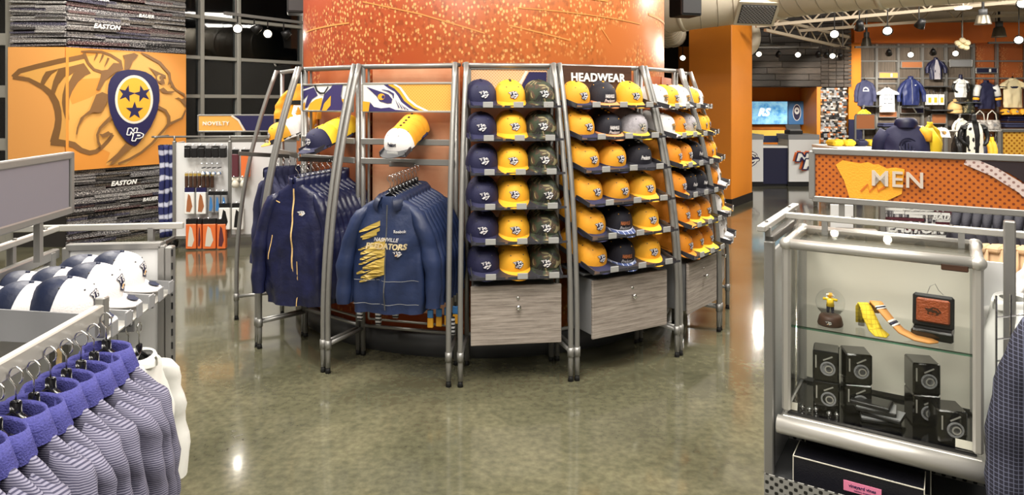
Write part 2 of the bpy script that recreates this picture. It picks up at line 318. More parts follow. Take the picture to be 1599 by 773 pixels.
mk_stripe('polo_stripe', '#35344c', '#7c7a8c', 1250, 'Z', .15); mk_stripe('scarf_stripe', '#22285e', '#c9cde0', 42, 'Z', -.55); mk_stripe('sock_stripe', '#15151c', '#d8d8dc', 260, 'Z', .1)
mat('polo_collar', '#3b3b80', .8, bump=.5, bscale=220, var=.15, vscale=120)
def mk_grid(name, a, bcol, s):
    m = mat(name, a, .8); nt, b = nodes(m); N = nt.nodes.new; L = nt.links.new
    tc = N('ShaderNodeTexCoord'); sp = N('ShaderNodeSeparateXYZ'); L(tc.outputs['Object'], sp.inputs[0]); o = []
    for ax in 'XZ':
        k = N('ShaderNodeMath'); k.operation = 'MULTIPLY'; k.inputs[1].default_value = s; L(sp.outputs[ax], k.inputs[0])
        f = N('ShaderNodeMath'); f.operation = 'SINE'; L(k.outputs[0], f.inputs[0]); o.append(f)
    mx0 = N('ShaderNodeMath'); mx0.operation = 'MAXIMUM'; L(o[0].outputs[0], mx0.inputs[0]); L(o[1].outputs[0], mx0.inputs[1])
    mr = N('ShaderNodeMapRange'); mr.inputs['From Min'].default_value = .8; mr.inputs['From Max'].default_value = 1.; mr.inputs['To Max'].default_value = .8; L(mx0.outputs[0], mr.inputs[0])
    mx = N('ShaderNodeMix'); mx.data_type = 'RGBA'; L(mr.outputs[0], mx.inputs[0]); mx.inputs[6].default_value = srgb(a); mx.inputs[7].default_value = srgb(bcol); L(mx.outputs[2], b.inputs['Base Color'])
mk_grid('check_shirt', '#181828', '#6c7088', 2*PI/.012)
mk_grid('plaid_brim', '#3b4a78', '#d0d4e0', 2*PI/.03)
def mk_stick(name, a, bcol, c):
    m = mat(name, a, .4); nt, b = nodes(m); N = nt.nodes.new; L = nt.links.new
    tc = N('ShaderNodeTexCoord'); oi = N('ShaderNodeObjectInfo'); ad = N('ShaderNodeVectorMath'); L(tc.outputs['Object'], ad.inputs[0])
    sc = N('ShaderNodeVectorMath'); sc.operation = 'SCALE'; sc.inputs[3].default_value = 37; cb = N('ShaderNodeCombineXYZ'); L(oi.outputs['Random'], cb.inputs[0]); L(cb.outputs[0], sc.inputs[0]); L(sc.outputs[0], ad.inputs[1])
    mp = N('ShaderNodeMapping'); mp.inputs['Scale'].default_value = (42, 1, 3); L(ad.outputs[0], mp.inputs[0])
    n = N('ShaderNodeTexNoise'); n.inputs['Scale'].default_value = 1; n.inputs['Detail'].default_value = 6; n.inputs['Roughness'].default_value = .7; L(mp.outputs[0], n.inputs['Vector'])
    r = N('ShaderNodeValToRGB'); r.color_ramp.interpolation = 'CONSTANT'; L(n.outputs['Fac'], r.inputs[0]); E = r.color_ramp.elements
    E[0].color = srgb(a); E[0].position = 0; E[1].color = srgb(c); E[1].position = .55; x = E.new(.47); x.color = srgb(bcol); x = E.new(.63); x.color = srgb(a)
    L(r.outputs[0], b.inputs['Base Color'])
STK = [('#2a282c', '#6a686c', '#d9d6d2'), ('#9a9792', '#4a484c', '#e6e3de'), ('#17161a', '#4a484c', '#b9b6b2'), ('#2b2a2e', '#6f6c6c', '#d6d2cc'), ('#3d3a3a', '#1a191b', '#8c8884'), ('#8a8782', '#3a383a', '#e0ddd8'), ('#50222a', '#1d1a1c', '#b7a49c'), ('#4c4640', '#231f1e', '#a79a88'), ('#121116', '#35324c', '#8e8c92'), ('#6a6562', '#27262a', '#c0bab2')]
for i, t in enumerate(STK): mk_stick('stick_%d' % i, *t)
mk_stick('mag_print', '#8e8c90', '#2e2c34', '#d9d6d6')
def mk_screen():
    m = mat('screen', '#58b4e0', .3); nt, b = nodes(m); N = nt.nodes.new; L = nt.links.new
    tc = N('ShaderNodeTexCoord'); n = N('ShaderNodeTexNoise'); n.inputs['Scale'].default_value = 4; n.inputs['Detail'].default_value = 9; n.inputs['Roughness'].default_value = .7; L(tc.outputs['Object'], n.inputs['Vector'])
    r = N('ShaderNodeValToRGB'); L(n.outputs['Fac'], r.inputs[0]); r.color_ramp.elements[0].color = srgb('#2f86c0'); r.color_ramp.elements[1].color = srgb('#a9e0f4'); r.color_ramp.elements[0].position = .35; r.color_ramp.elements[1].position = .65
    L(r.outputs[0], b.inputs['Base Color']); L(r.outputs[0], b.inputs['Emission Color']); b.inputs['Emission Strength'].default_value = .75
mk_screen()
# lettering
text_mesh('HEADWEAR', 'HEADWEAR', .078, 'white', .0022, 0, .003, 1.08)
mat('sign_letter', '#c4b8aa', .5); text_mesh('MEN', 'MEN', .105, 'sign_letter', .0015, 0, .003, 1.1)
text_mesh('NOVELTY', 'NOVELTY', .07, 'white', .001, 0, .003, 1.12)
text_mesh('city', 'NASHVILLE', .030, 'white', .0012, .25, .001, 1.05); text_mesh('team', 'PREDATORS', .046, 'cream', .0022, .2, .001, 1.0); text_mesh('mini', 'Reebok', .018, 'white', .0006, 0, .0008)
text_mesh('stick1', 'EASTON', .075, 'white', .003, .3, .002, 1.1); text_mesh('stick2', 'BAUER', .06, 'white', .002, .3, .002, 1.1); text_mesh('stick3', 'EASTON', .075, 'black', .003, .3, .002, 1.1)
mat('screen_white', '#f4fbff', .4, emit=.8); text_mesh('screen', 'RS', .24, 'screen_white', .012, .3, .002); text_mesh('capword', 'NASHVILLE', .018, 'orange_pale', .0012, 0, .001, .95); text_mesh('capscript', 'Predators', .022, 'white', .0008, .3, .001)
text_mesh('vv', 'vineyard vines', .0145, 'navy_print', .0003, 0, .0004); text_mesh('vv2', 'martha\'s vineyard', .007, 'navy_print', 0, 0, .0004)
# ---------------------------------------------------------------- emblems (flat print and embroidery)
CAT = [('d', [(0,.86),(.28,.80),(.5,1.02),(.8,.96),(.96,.66),(1.02,.43),(.9,.36),(.82,.16),(.6,-.03),(.45,.08),(.3,.0),(.16,.2),(.2,.45),(.08,.64)]), ('w', [(.52,.9),(.72,.86),(.86,.64),(.9,.52),(.8,.5),(.74,.66),(.62,.72),(.54,.7),(.48,.78)]), ('w', [(.26,.4),(.4,.48),(.5,.34),(.6,.44),(.72,.36),(.7,.22),(.58,.1),(.52,.24),(.42,.16),(.33,.12),(.25,.24)])]
def _n(p): return [(x/2090, 1-(y-60)/1400) for x, y in p]
_sil = [(10,390),(60,310),(300,225),(840,110),(900,60),(1144,70),(1340,65),(1540,90),(1760,210),(1880,330),(1920,520),(2070,660),(2085,760),(2030,910),(1870,975),(1820,1100),(1650,1250),(1340,1450),(1080,1460),(1080,1320),(960,1340),(830,1330),(690,1240),(440,1210),(520,1050),(530,880),(460,690),(350,560),(180,460)]
CATD = [('d', _n(_sil)), ('w', _n([(130,370),(560,235),(830,190),(860,350),(740,440),(660,600),(560,760),(500,600),(360,450)])), ('d', _n([(410,325),(830,222),(915,345),(760,450),(690,560),(640,740),(612,600),(712,330),(560,480),(500,600),(470,560),(560,295),(420,430),(350,460)])),
        ('w', _n([(880,110),(1144,130),(1250,210),(1180,230),(1060,320),(930,270)])), ('w', _n([(1420,130),(1560,170),(1740,260),(1830,400),(1900,560),(1800,545),(1700,500),(1600,330),(1380,320)])), ('w', _n([(1000,330),(1330,310),(1600,420),(1720,620),(1600,560),(1300,620),(1080,700),(1020,560)])),
        ('w', _n([(720,1080),(830,860),(1000,800),(1200,760),(1500,800),(1780,720),(2000,720),(1960,870),(1820,900),(1740,1060),(1500,1250),(1250,1380),(1180,1330),(1300,1200),(1100,1140),(1040,1000),(960,1240),(820,1200),(620,1150),(640,980)])),
        ('g', _n([(760,1060),(860,900),(1050,850),(1250,900),(1150,1000),(980,1010),(900,1180),(780,1150)])), ('g', _n([(1640,380),(1720,370),(1760,420),(1700,450)])), ('d', _n([(1560,300),(1760,390),(1740,480),(1640,440),(1680,400)])), ('d', _n([(1040,980),(1200,960),(1500,960),(1700,880),(1560,1060),(1300,1160),(1180,1120)])), ('d', _n([(1130,440),(1400,430),(1560,540),(1480,640),(1240,560)]))]
def inside(p, poly):
    x, y = p; c = False; j = len(poly)-1
    for i in range(len(poly)):
        xi, yi = poly[i]; xj, yj = poly[j]
        if (yi > y) != (yj > y) and x < (xj-xi)*(y-yi)/(yj-yi)+xi: c = not c
        j = i
    return c
def cat_raster(fn, nx=44, ny=30):
    mb = MB(); idx = {'d': 0, 'w': 1, 'g': 2}; vid = {}
    def V(i, j):
        if (i, j) not in vid: vid[(i, j)] = len(mb.v); mb.v.append(tuple(fn(i/nx, j/ny)))
        return vid[(i, j)]
    for i in range(nx):
        for j in range(ny):
            p = ((i+.5)/nx, (j+.5)/ny); k = None
            for c, poly in CATD:
                if inside(p, poly): k = c
            if k: mb.f.append((V(i, j), V(i+1, j), V(i+1, j+1), V(i, j+1))); mb.m.append(idx[k])
    return mb
def art(name, layers, fn, parent, label=None, step=.0009):
    names = []; mb = MB()
    for i, (mn, poly) in enumerate(layers):
        if mn not in names: names.append(mn)
        mb.flat(poly, lambda x, y: fn(x, y, .002+i*step), names.index(mn))
    return obj(name, mb, names, parent, label=label)
def cat_layers(d='navy_print', w='white', g='gold_flat'):
    return [({'d': d, 'w': w, 'g': g}[c], p) for c, p in CATD]
# initials emblem: two leaning strokes drawn as outlined letters
def np_layers(outer, inner, rim=None):
    N_ = [(.02,.45),(.12,.95),(.3,.95),(.42,.7),(.47,.95),(.66,.95),(.56,.45),(.38,.45),(.26,.7),(.21,.45)]
    P_ = [(.28,.02),(.42,.62),(.8,.62),(1.0,.5),(.95,.32),(.74,.2),(.54,.2),(.49,.02)]
    Ph = [(.57,.36),(.59,.48),(.76,.48),(.8,.42),(.74,.36)]
    def rim_of(p, w):
        return [stroke([(a[0]-(b[0]-a[0])*.02, a[1], w), (b[0], b[1], w)]) for a, b in zip(p, p[1:]+p[:1])]
    L = []
    if rim: L += [(rim, q) for p in (N_, P_) for q in rim_of(p, .17)]
    for p in (N_, P_): L += [(inner, p)]+[(outer, q) for q in rim_of(p, .065)]
    return L+[(outer, Ph)]
# ================================================================ LARGE STRUCTURE
mb = MB().box((2.5, 6.5, -.05), (19, 20.5, .1)); struct(obj('floor', mb, 'floor'))
mb = MB().box((2.5, 6.5, CEIL+.05), (19, 20.5, .1)); struct(obj('ceiling', mb, 'ceiling'))
struct(obj('wall_front', MB().box((2.5, -3.3, CEIL/2), (19, .1, CEIL)), 'wall_paint'))
struct(obj('wall_right', MB().box((11.9, 6.5, CEIL/2), (.1, 20.5, CEIL)), 'wall_paint'))
struct(obj('wall_back', MB().box((5.9, 16.6, CEIL/2), (11.9, .1, CEIL)), 'wall_dark'))
struct(obj('wall_side', MB().box((-6.95, 2.3, CEIL/2), (.1, 11.2, CEIL)), 'wall_paint'))
# ---- the stick-clad corner wall with the emblem panel
WA = Vector((-5.22, 8.0, 0)); WB = Vector((-4.42, 9.2, 0)); WD = (WB-WA).normalized(); WL = (WB-WA).length
WR = math.atan2(WD.y, WD.x)
mb = MB(); poly = [(-5.86, 8.02), (-5.23, 8.02), (-4.43, 9.22), (-4.6, 9.6), (-5.86, 9.6)]
mb.prism(poly, lambda x, y, d: (x, y, d), CEIL)
wl = struct(obj('wall_left', mb, 'wall_dark'))
ux = mesh('hockey_stick', MB().box((0, 0, 0), (1, .035, 1), None, 0, .008), 'stick_0'); STM = []
for i in range(len(STK)):
    m_ = ux.copy(); m_.materials.clear(); m_.materials.append(M['stick_%d' % i]); STM.append(m_)
rng = random.Random(5)
def sticks(zone, face):
    L = WL if face else .64; z = zone[0]
    while z < zone[1]:
        h = rng.uniform(.022, .042); x = 0
        while x < L-.02:
            ln = min(rng.choice([.3, .42, .55, .7, .9]), L-x)
            if L-x-ln < .15: ln = L-x
            dz = rng.uniform(-.012, .012); o = put('hockey_stick', rng.choice(STM), wl)
            xc = x+ln/2; out = rng.uniform(.0, .03); t = rng.uniform(-.035, .035)
            if face:
                p = WA+WD*xc+Vector((WD.y, -WD.x, 0))*out; o.location = (p.x, p.y, z+h/2+dz); o.rotation_euler = (0, t, WR)
            else: o.location = (-5.86+xc, 8.0-out, z+h/2+dz); o.rotation_euler = (0, t, 0)
            o.scale = (ln*1.02, rng.uniform(.7, 1.4), h*rng.uniform(.7, 1.15))
            x += ln
        z += h
sticks((.0, .90), 1); sticks((2.345, 3.2), 1); sticks((.45, .9), 0); sticks((2.345, 3.2), 0)
for key, s, z in (('stick1', .62, .70), ('stick2', .95, .46), ('stick3', .35, .34), ('stick1', .42, 2.62), ('stick2', .9, 2.80), ('stick3', 1.05, 2.43), ('stick2', .35, 2.95)):
    p = WA+WD*s+Vector((WD.y, -WD.x, 0))*.062
    letter(key, wl, (p.x, p.y, z), (PI/2, 0, WR), 'lettering')
# emblem panel: two faces of one thing
ep = thing('emblem_panel', 'big orange wall panel printed with a snarling cat head and a guitar pick badge', 'wall panel', (WA.x, WA.y, .9))
def wpt(s, z, lift): q = WA+WD*s+Vector((WD.y, -WD.x, 0))*(.05+lift); return Vector((q.x-WA.x, q.y-WA.y, z-.9))
mb = MB(); z0, z1 = .9, 2.345
mb.add([wpt(-.03, z0, 0), wpt(WL, z0, 0), wpt(WL, z1, 0), wpt(-.03, z1, 0), wpt(0, z0, -.05), wpt(WL, z0, -.05), wpt(WL, z1, -.05), wpt(0, z1, -.05)], [(0, 1, 2, 3), (5, 4, 7, 6), (0, 3, 7, 4), (1, 5, 6, 2), (3, 2, 6, 7), (0, 4, 5, 1)])
obj('panel_face', mb, 'orange_print2', ep)
mb = MB().box((-.32, -.03, (z1-z0)/2), (.66, .04, z1-z0)); obj('panel_face', mb, 'orange_print', ep)
def clipx(poly, xc, keep_right):
    out = []; n = len(poly)
    for i in range(n):
        a = poly[i]; b = poly[(i+1) % n]; ia = (a[0] >= xc) == keep_right; ib = (b[0] >= xc) == keep_right
        if ia: out.append(a)
        if ia != ib:
            t = (xc-a[0])/(b[0]-a[0]); out.append((xc, a[1]+t*(b[1]-a[1])))
    return out
def u2px(x, y): return 20+x/7.733, 70+y/7.733
def right_map(x, y, lift):
    px, py = u2px(x, y); t = (px-CX)/F; s = (t*WA.y-WA.x)/(WD.x-t*WD.y); s = max(-.02, min(WL-.01, s)); Y = WA.y+s*WD.y
    return wpt(s, min(z1-.01, max(z0+.01, EYE-(py-HY)*Y/F)), lift)
def left_map(x, y, lift):
    px, py = u2px(x, y); q = P(px, py, 7.96); return Vector((q.x-WA.x, -.05-lift, max(z0+.01, q.z)-.9))
X2 = 1044; Y2 = 735
def c2(p): return [(x+X2,)+tuple(q) for x, *q in p]
def c3(p): return [(x, y+Y2)+tuple(q) for x, y, *q in p]
def c4(p): return [(x+X2, y+Y2)+tuple(q) for x, y, *q in p]
BR = 'brown_print'
LAY = [('tan_light', [(60,340),(300,240),(840,150),(1144,90),(1340,90),(1540,110),(1740,220),(1850,330),(1900,520),(2040,660),(2060,740),(2010,900),(1860,960),(1800,1080),(1640,1230),(1340,1440),(1100,1450),(1150,1300),(1040,1250),(960,1300),(840,1290),(700,1190),(480,1180),(560,1050),(570,880),(500,640),(380,510),(200,410)]),
       ('orange_print2', [(700,420),(1040,400),(1040,560),(900,640),(690,720),(650,620)]),
       (BR, stroke([(12,390,55),(90,318,62),(300,262,62),(560,200,62),(845,140,56)])), (BR, stroke([(12,390,50),(200,420,48),(380,515,60),(470,590,80),(530,700,85),(555,800,85),(562,900,80),(550,1000,85),(520,1120,95),(480,1180,50)])),
       (BR, stroke([(470,1165,90),(620,1185,75),(710,1205,72),(800,1270,60),(900,1302,58),(980,1285,52),(1060,1225,46),(1130,1150,42),(1180,1080,40)])),
       (BR, [(410,325),(640,270),(830,222),(915,345),(850,370),(760,450),(690,560),(655,650),(650,800),(655,915),(620,800),(605,700),(612,600),(650,450),(712,330),(630,390),(560,480),(510,610),(470,570),(500,440),(560,295),(480,350),(420,430),(385,490),(345,460),(370,390)]),
       (BR, stroke([(795,82,18),(900,80,30),(1040,85,30),(1150,125,32),(1270,200,34),(1290,300,30)])), (BR, stroke([(830,100,40),(880,220,34),(950,300,34),(1050,330,34)])),
       (BR, stroke([(990,105,28),(950,190,6)])), (BR, stroke([(1060,120,28),(1015,220,6)])), (BR, stroke([(1125,160,28),(1075,265,6)])),
       (BR, [(1044,310),(1114,300),(1184,220),(1270,225),(1280,300),(1190,345),(1084,430),(1040,510),(1010,548),(975,545),(1020,420)]),
       (BR, c2([(250,130),(390,100),(440,125),(370,200),(330,300),(270,300),(275,180)])),
       (BR, stroke(c2([(470,95,16),(540,130,34),(700,220,36),(760,290,36),(810,345,36),(822,430,32),(870,520,30),(900,550,26),(990,600,26),(1012,660,26)]))),
       (BR, c2([(560,270),(640,310),(700,340),(770,370),(770,410),(740,390),(760,470),(720,480),(690,460),(640,440),(650,380),(600,310)])),
       ('tan_light', c2(disc(690, 400, 28, 36))), (BR, c2(disc(703, 400, 14, 24))),
       (BR, c2([(690,540),(740,515),(790,560),(890,560),(830,590),(740,585)])), (BR, c2([(870,650),(920,635),(960,655),(1000,640),(1012,700),(1010,760),(960,690),(930,660)])),
       (BR, stroke(c2([(815,440,24),(790,490,6)]))), (BR, stroke(c2([(845,480,24),(825,525,6)]))),
       (BR, [(1044,570),(970,600),(900,770),(890,790),(780,880),(735,1000),(725,1080),(740,1080),(760,980),(830,870),(930,815),(1020,820),(1060,770),(1100,690),(1110,600)]),
       (BR, stroke(c4([(650,5,40),(760,60,36),(800,130,40),(800,220,46),(760,270,30),(700,335,28),(600,450,28),(470,560,28),(330,640,28),(190,700,26)]))),
       (BR, stroke(c4([(820,215,34),(960,150,26),(1010,50,20)]))), (BR, c4([(280,450),(360,490),(130,700),(80,720),(120,660),(40,690),(180,570)])),
       (BR, stroke(c4([(110,130,40),(30,210,42),(-30,270,32),(-64,350,30),(-50,440,30),(-24,490,30)]))), (BR, c4([(-40,340),(0,340),(70,305),(90,325),(130,330),(60,370),(0,385)])),
       ('navy_print', c2([(62,560),(70,480),(95,410),(160,340),(230,312),(300,303),(370,302),(440,310),(520,330),(590,370),(650,430),(678,500),(686,600),(684,680),(660,800),(630,880),(580,990),(500,1100),(440,1180),(410,1210),(380,1222),(340,1205),(280,1160),(200,1060),(140,960),(90,820),(66,690)])),
       ('offwhite', c2(disc(378, 660, 230, 292, 40))), ('gold_flat', c2(disc(378, 662, 200, 262, 40))),
       ('navy_print', c2(star(285, 592, 108, .25))), ('navy_print', c2(star(478, 592, 108, -.25))), ('navy_print', c2(star(382, 795, 112)))]
for mn, poly in np_layers('white', 'navy_print'): LAY.append((mn, c4([(282+x*200, 425-y*165) for x, y in poly])))
XC = (104-20)*7.733
art('printed_emblem', [(m_, q) for m_, q in ((m_, clipx(p_, XC, True)) for m_, p_ in LAY) if len(q) > 2], right_map, ep, step=.0012)
art('printed_emblem', [(m_, q) for m_, q in ((m_, clipx(p_, XC, False)) for m_, p_ in LAY) if len(q) > 2], left_map, ep, step=.0012)
# ---- glazed wall on the left, dark night behind it
def window(name, A, B, hs, xs, mw=.06):
    A = Vector(A); B = Vector(B); d = (B-A).normalized(); L = (B-A).length; r = math.atan2(d.y, d.x)
    w = struct(put(name, None, None, A, (0, 0, r)))
    for x in xs: obj('mullion', MB().box((x, 0, (hs[0]+hs[-1])/2), (mw, .12, hs[-1]-hs[0]+mw), None, 0, .006), 'mullion', w)
    for h in hs:
        for a, b in zip(xs, xs[1:]): obj('transom', MB().box(((a+b)/2, 0, h), (b-a-mw, .1, mw*.9), None, 0, .006), 'mullion', w)
    for h, k in zip(hs, hs[1:]):
        for a, b in zip(xs, xs[1:]): obj('glass_pane', MB().box(((a+b)/2, .02, (h+k)/2), (b-a-mw, .01, k-h-mw*.9)), 'glass_night', w)
    return w
window('window_1', (-4.80, 9.55, 0), (-.95, 14.72, 0), [1.15, 1.79, 2.35, 2.94, 3.6, 4.25], [0, .46, 1.04, 2.2, 3.4, 4.6, 5.9, 6.44])
struct(obj('wall_sill', MB().beam((-4.80, 9.55, .57), (-.95, 14.72, .57), .16, 1.14), 'wall_paint'))
window('window_2', (-6.9, 8.15, 0), (-5.86, 8.15, 0), [.1, 1.2, 1.83, 2.45, 3.3, 4.25], [0, .45, .97], .16)
struct(obj('wall_return', MB().box((-.55, 15.6, CEIL/2), (.1, 2.0, CEIL)), 'wall_dark'))
# dim building front across the street, seen through the glass
ob_ = struct(obj('wall_outside', MB().beam((-13, 14, 2.5), (-3, 24, 2.5), .3, 5), 'wall_dark'))
# ---- round column with the crowd mural
C0 = Vector((-.239, 6.166, 0)); RD = 1.575; RB = 1.75
rc = thing('round_column', 'huge round column wrapped in an orange crowd photograph mural', 'column', C0)
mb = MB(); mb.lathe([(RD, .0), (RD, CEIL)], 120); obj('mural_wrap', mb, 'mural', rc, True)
mb = MB(); mb.lathe([(RD+.06, 0), (RD+.06, .14), (RD+.01, .14)], 96); obj('plinth', mb, 'grey_dark', rc, True)
def cyl_strip(pts, w, lift):
    # pts: (angle deg, height)
    mb = MB(); Lf = []; Rt = []; dense = []
    for (a, h), (a2, h2) in zip(pts, pts[1:]):
        n = max(2, int(abs(a2-a)/2)+2)
        for i in range(n): dense.append((a+(a2-a)*i/n, h+(h2-h)*i/n))
    dense.append(pts[-1])
    for i, (a, h) in enumerate(dense):
        q = math.radians(a); v = Vector((math.sin(q), -math.cos(q), 0))*(RD+lift); Lf.append(v+Vector((0, 0, h-w/2))); Rt.append(v+Vector((0, 0, h+w/2)))
    mb.loft([Lf, Rt], closed=False); return mb
strips = [('mural_line', [(-31, 2.41), (-14, 2.30), (2, 2.165)], .010, .003), ('mural_line', [(-63, 2.26), (-36, 2.27)], .012, .003), ('mural_line', [(-36, 2.42), (-36.5, 2.12)], .012, .003),
          ('mural_line', [(-16, 2.50), (10, 2.455), (36, 2.43)], .022, .003), ('mural_line', [(8, 2.22), (24, 2.13)], .010, .003), ('mural_line', [(10, 2.34), (50, 2.29)], .008, .003), ('mural_line', [(34, 2.22), (37, 2.13)], .010, .003), ('mural_line', [(55, 2.38), (75, 2.36)], .02, .003)]
for i, (m_, p_, w_, l_) in enumerate(strips): obj('printed_band', cyl_strip(p_, w_, l_), m_, rc, True)
# ================================================================ CAPS
def crown_pt(az, t, out=0.):
    c = math.cos(az); k = .74-.2*max(0, c); r = max(0, math.cos(t*PI/2))**k
    v = Vector((.095*r*math.sin(az), -.106*r*math.cos(az), .112*math.sin(t*PI/2)))
    if out: v += Vector((v.x, v.y, max(0, v.z-.04))).normalized()*out
    return v
def crown_mb(two=False):
    mb = MB(); n = 24; rings = []
    for i in range(9):
        t = i/9*.985; rings.append([crown_pt(2*PI*j/n, t) for j in range(n)])
    mb.loft(rings); mb.add([crown_pt(2*PI*j/n, .985*8/9) for j in range(n)]+[Vector((0, 0, .1125))], [(j, (j+1) % n, n) for j in range(n)])
    if two:
        fs = []
        for f in mb.f:
            c = sum((Vector(mb.v[i]) for i in f), Vector())/len(f); fs.append(1 if math.atan2(abs(c.x), -c.y) > 1.44 else 0)
        mb.m = fs
    seam = []
    return mb
def brim_mb(curve):
    mb = MB(); top = []; bot = []
    for i in range(4):
        d = i/3; rt = []; rb = []
        for j in range(13):
            s = -1+2*j/12; az = s*1.25; b = crown_pt(az, 0); ext = .070*d*max(0, math.cos(s*PI/2))**.55
            z = .004-.010*d-curve*s*s*(.35+.65*d)+curve*.3
            x = b.x*(1+.04*d); y = b.y-ext
            rt.append(Vector((x, y, z+.002))); rb.append(Vector((x, y, z-.002)))
        top.append(rt); bot.append(rb)
    mb.loft(top, closed=False); mb.loft([r[::-1] for r in bot], closed=False)
    mb.loft([top[-1], bot[-1]], closed=False); return mb
def emb_mb(u0=.0, w=.066, z0=.20, z1=.5):
    def fn(u, v): return crown_pt(u0+(u-.5)*w/.099, z0+(z1-z0)*v, .003)
    return cat_raster(fn)
_cap = {}
def cap_meshes(kind):
    if kind in _cap: return _cap[kind]
    spec = {'navy': ('navy', 'navy', .012), 'gold': ('gold', 'gold', .014), 'goldnavy': ('gold_b', 'navy', .004), 'camo': ('camo', 'camo', .012), 'blackorange': ('cap_black', 'orange_pale', .003),
            'plaid': ('cap_black', 'plaid_brim', .003), 'black': ('cap_black', 'cap_black', .003), 'white': ('cap_white', 'cap_white', .014), 'grey': ('cap_grey', 'yellow', .012), 'orange': ('orange_shaded_yellow', 'yellow', .013),
            'orangeplain': ('orange_shaded_yellow', 'orange_shaded_yellow', .012), 'mesh': ('orange_shaded_yellow', 'yellow', .013), 'two': ('cap_white', 'cap_white', .006), 'gold_y': ('yellow', 'navy', .012), 'cream': ('gold_b', 'grey_dark', .01)}[kind]
    two = {'two': ['cap_white', 'navy_hood2'], 'mesh': ['orange_shaded_yellow', 'cap_grey'], 'cream': ['cap_white', 'gold_b']}.get(kind)
    cr = mesh('crown', crown_mb(bool(two)), two or spec[0], True); br = mesh('brim', brim_mb(spec[2]), spec[1], True)
    bt = MB(); bt.lathe([(0, .109), (.008, .111), (.007, .117), (0, .119)], 10)
    btn = mesh('button', bt, {'two': 'navy_hood2', 'blackorange': 'gold', 'plaid': 'gold', 'black': 'cap_white', 'grey': 'grey_dark'}.get(kind, 'cap_black' if kind in ('gold', 'goldnavy') else spec[0]), True)
    ey = MB()
    for az in (-.55, .55, 1.6, -1.6):
        c = crown_pt(az, .62, .001); ey.box(c, (.006, .006, .006), None, 0, .002)
    eye = mesh('eyelet', ey, 'grey_dark' if kind not in ('blackorange', 'plaid', 'black') else 'gold_flat')
    D = {'navy': ('navy_flat', 'cap_white', 'cap_white'), 'gold': ('navy_flat', 'cap_white', 'grey'), 'white': ('grey_dark', 'gold_flat', 'navy_flat'), 'two': ('navy_flat', 'cap_white', 'gold_flat'), 'camo': ('cap_black', 'cap_white', 'offwhite'), 'grey': ('grey_dark', 'offwhite', 'gold_flat')}
    dm = D.get(kind, ('navy_flat', 'cap_white', 'grey'))
    em = None
    if kind not in ('blackorange', 'plaid', 'black', 'cream'): em = mesh('emblem', emb_mb(0 if kind != 'goldnavy' else .12, .072 if kind != 'two' else .085, .16, .45 if kind != 'two' else .58), list(dm))
    ex = None
    if kind in ('blackorange', 'plaid', 'black', 'cream'):
        ex = MB(); src = TXT['capscript' if kind in ('black', 'cream') else 'capword']
        def wrap(x, y): return crown_pt(x/.1, .28+y*9, .003)
        vs = [wrap(v.co.x*(.8 if kind != 'cream' else .7), v.co.y) for v in src.vertices]; ex.add(vs, [tuple(p.vertices) for p in src.polygons])
        names = ['orange_pale' if kind == 'plaid' else ('navy_flat' if kind == 'cream' else 'cap_white')]
        if kind in ('plaid', 'blackorange'):
            src = TXT['capscript']; ex.add([crown_pt(v.co.x*.85/.1, .12+v.co.y*7, .003) for v in src.vertices], [tuple(p.vertices) for p in src.polygons], 1); names.append('cap_white')
        ex = mesh('lettering', ex, names)
    st = None
    if kind == 'two':
        s_ = MB(); s_.lathe([(0, .0), (.021, .0), (.021, .001), (0, .0015)], 18); s_.box((.022, -.0, .0006), (.02, .026, .001)); st = mesh('sticker', s_, 'navy_hood2')
    _cap[kind] = (cr, br, btn, eye, em, ex, st); return _cap[kind]
def make_cap(kind, label, M4, group, front=True, sc=1.):
    cr, br, bt, ey, em, ex, st = cap_meshes(kind)
    o = thing('baseball_cap', label, 'cap', (0, 0, 0), 0, group); o.matrix_world = M4 @ Matrix.Scale(sc, 4)
    put('crown', cr, o); put('brim', br, o); put('button', bt, o)
    if front:
        stuff(put('eyelet', ey, o))
        if em: put('emblem', em, o)
        if ex: put('lettering', ex, o)
        if st: put('sticker', st, o, (.012, -.140, .008), (.10, 0, .5))
    return o
CAPCOL = {'navy': 'navy', 'gold': 'yellow', 'goldnavy': 'yellow', 'camo': 'camouflage', 'blackorange': 'black orange-brimmed', 'plaid': 'black plaid-brimmed', 'black': 'black', 'white': 'white', 'grey': 'grey', 'orange': 'orange', 'orangeplain': 'orange', 'mesh': 'shaded yellow mesh-back', 'two': 'white and navy', 'gold_y': 'yellow', 'cream': 'cream-fronted'}
def cap_stack(base, kinds, where, group, n, step=.033, sc=1.05, jit=0.02, seed=0, rise=.0, nmax=99):
    # base: Matrix of the front cap; caps go back along local +y
    r = random.Random(seed); kinds = kinds if isinstance(kinds, (list, tuple)) else [kinds]*n
    for i in range(min(n, nmax)):
        k = kinds[min(i, len(kinds)-1)]
        if n == 1: lab = '%s cap %s' % (CAPCOL[k], where)
        else: lab = '%s %s cap %s' % ('front' if i == 0 else NTH[i], CAPCOL[k], where)
        m4 = base @ Matrix.Translation((r.uniform(-.004, .004), step*i, rise*i)) @ Matrix.Rotation(r.uniform(-1, 1)*jit*3, 4, 'Z') @ Matrix.Rotation(r.uniform(-1, 1)*jit, 4, 'X')
        make_cap(k, lab, m4, group, i == 0, sc*(1 if i == 0 else r.uniform(.97, 1.03)))
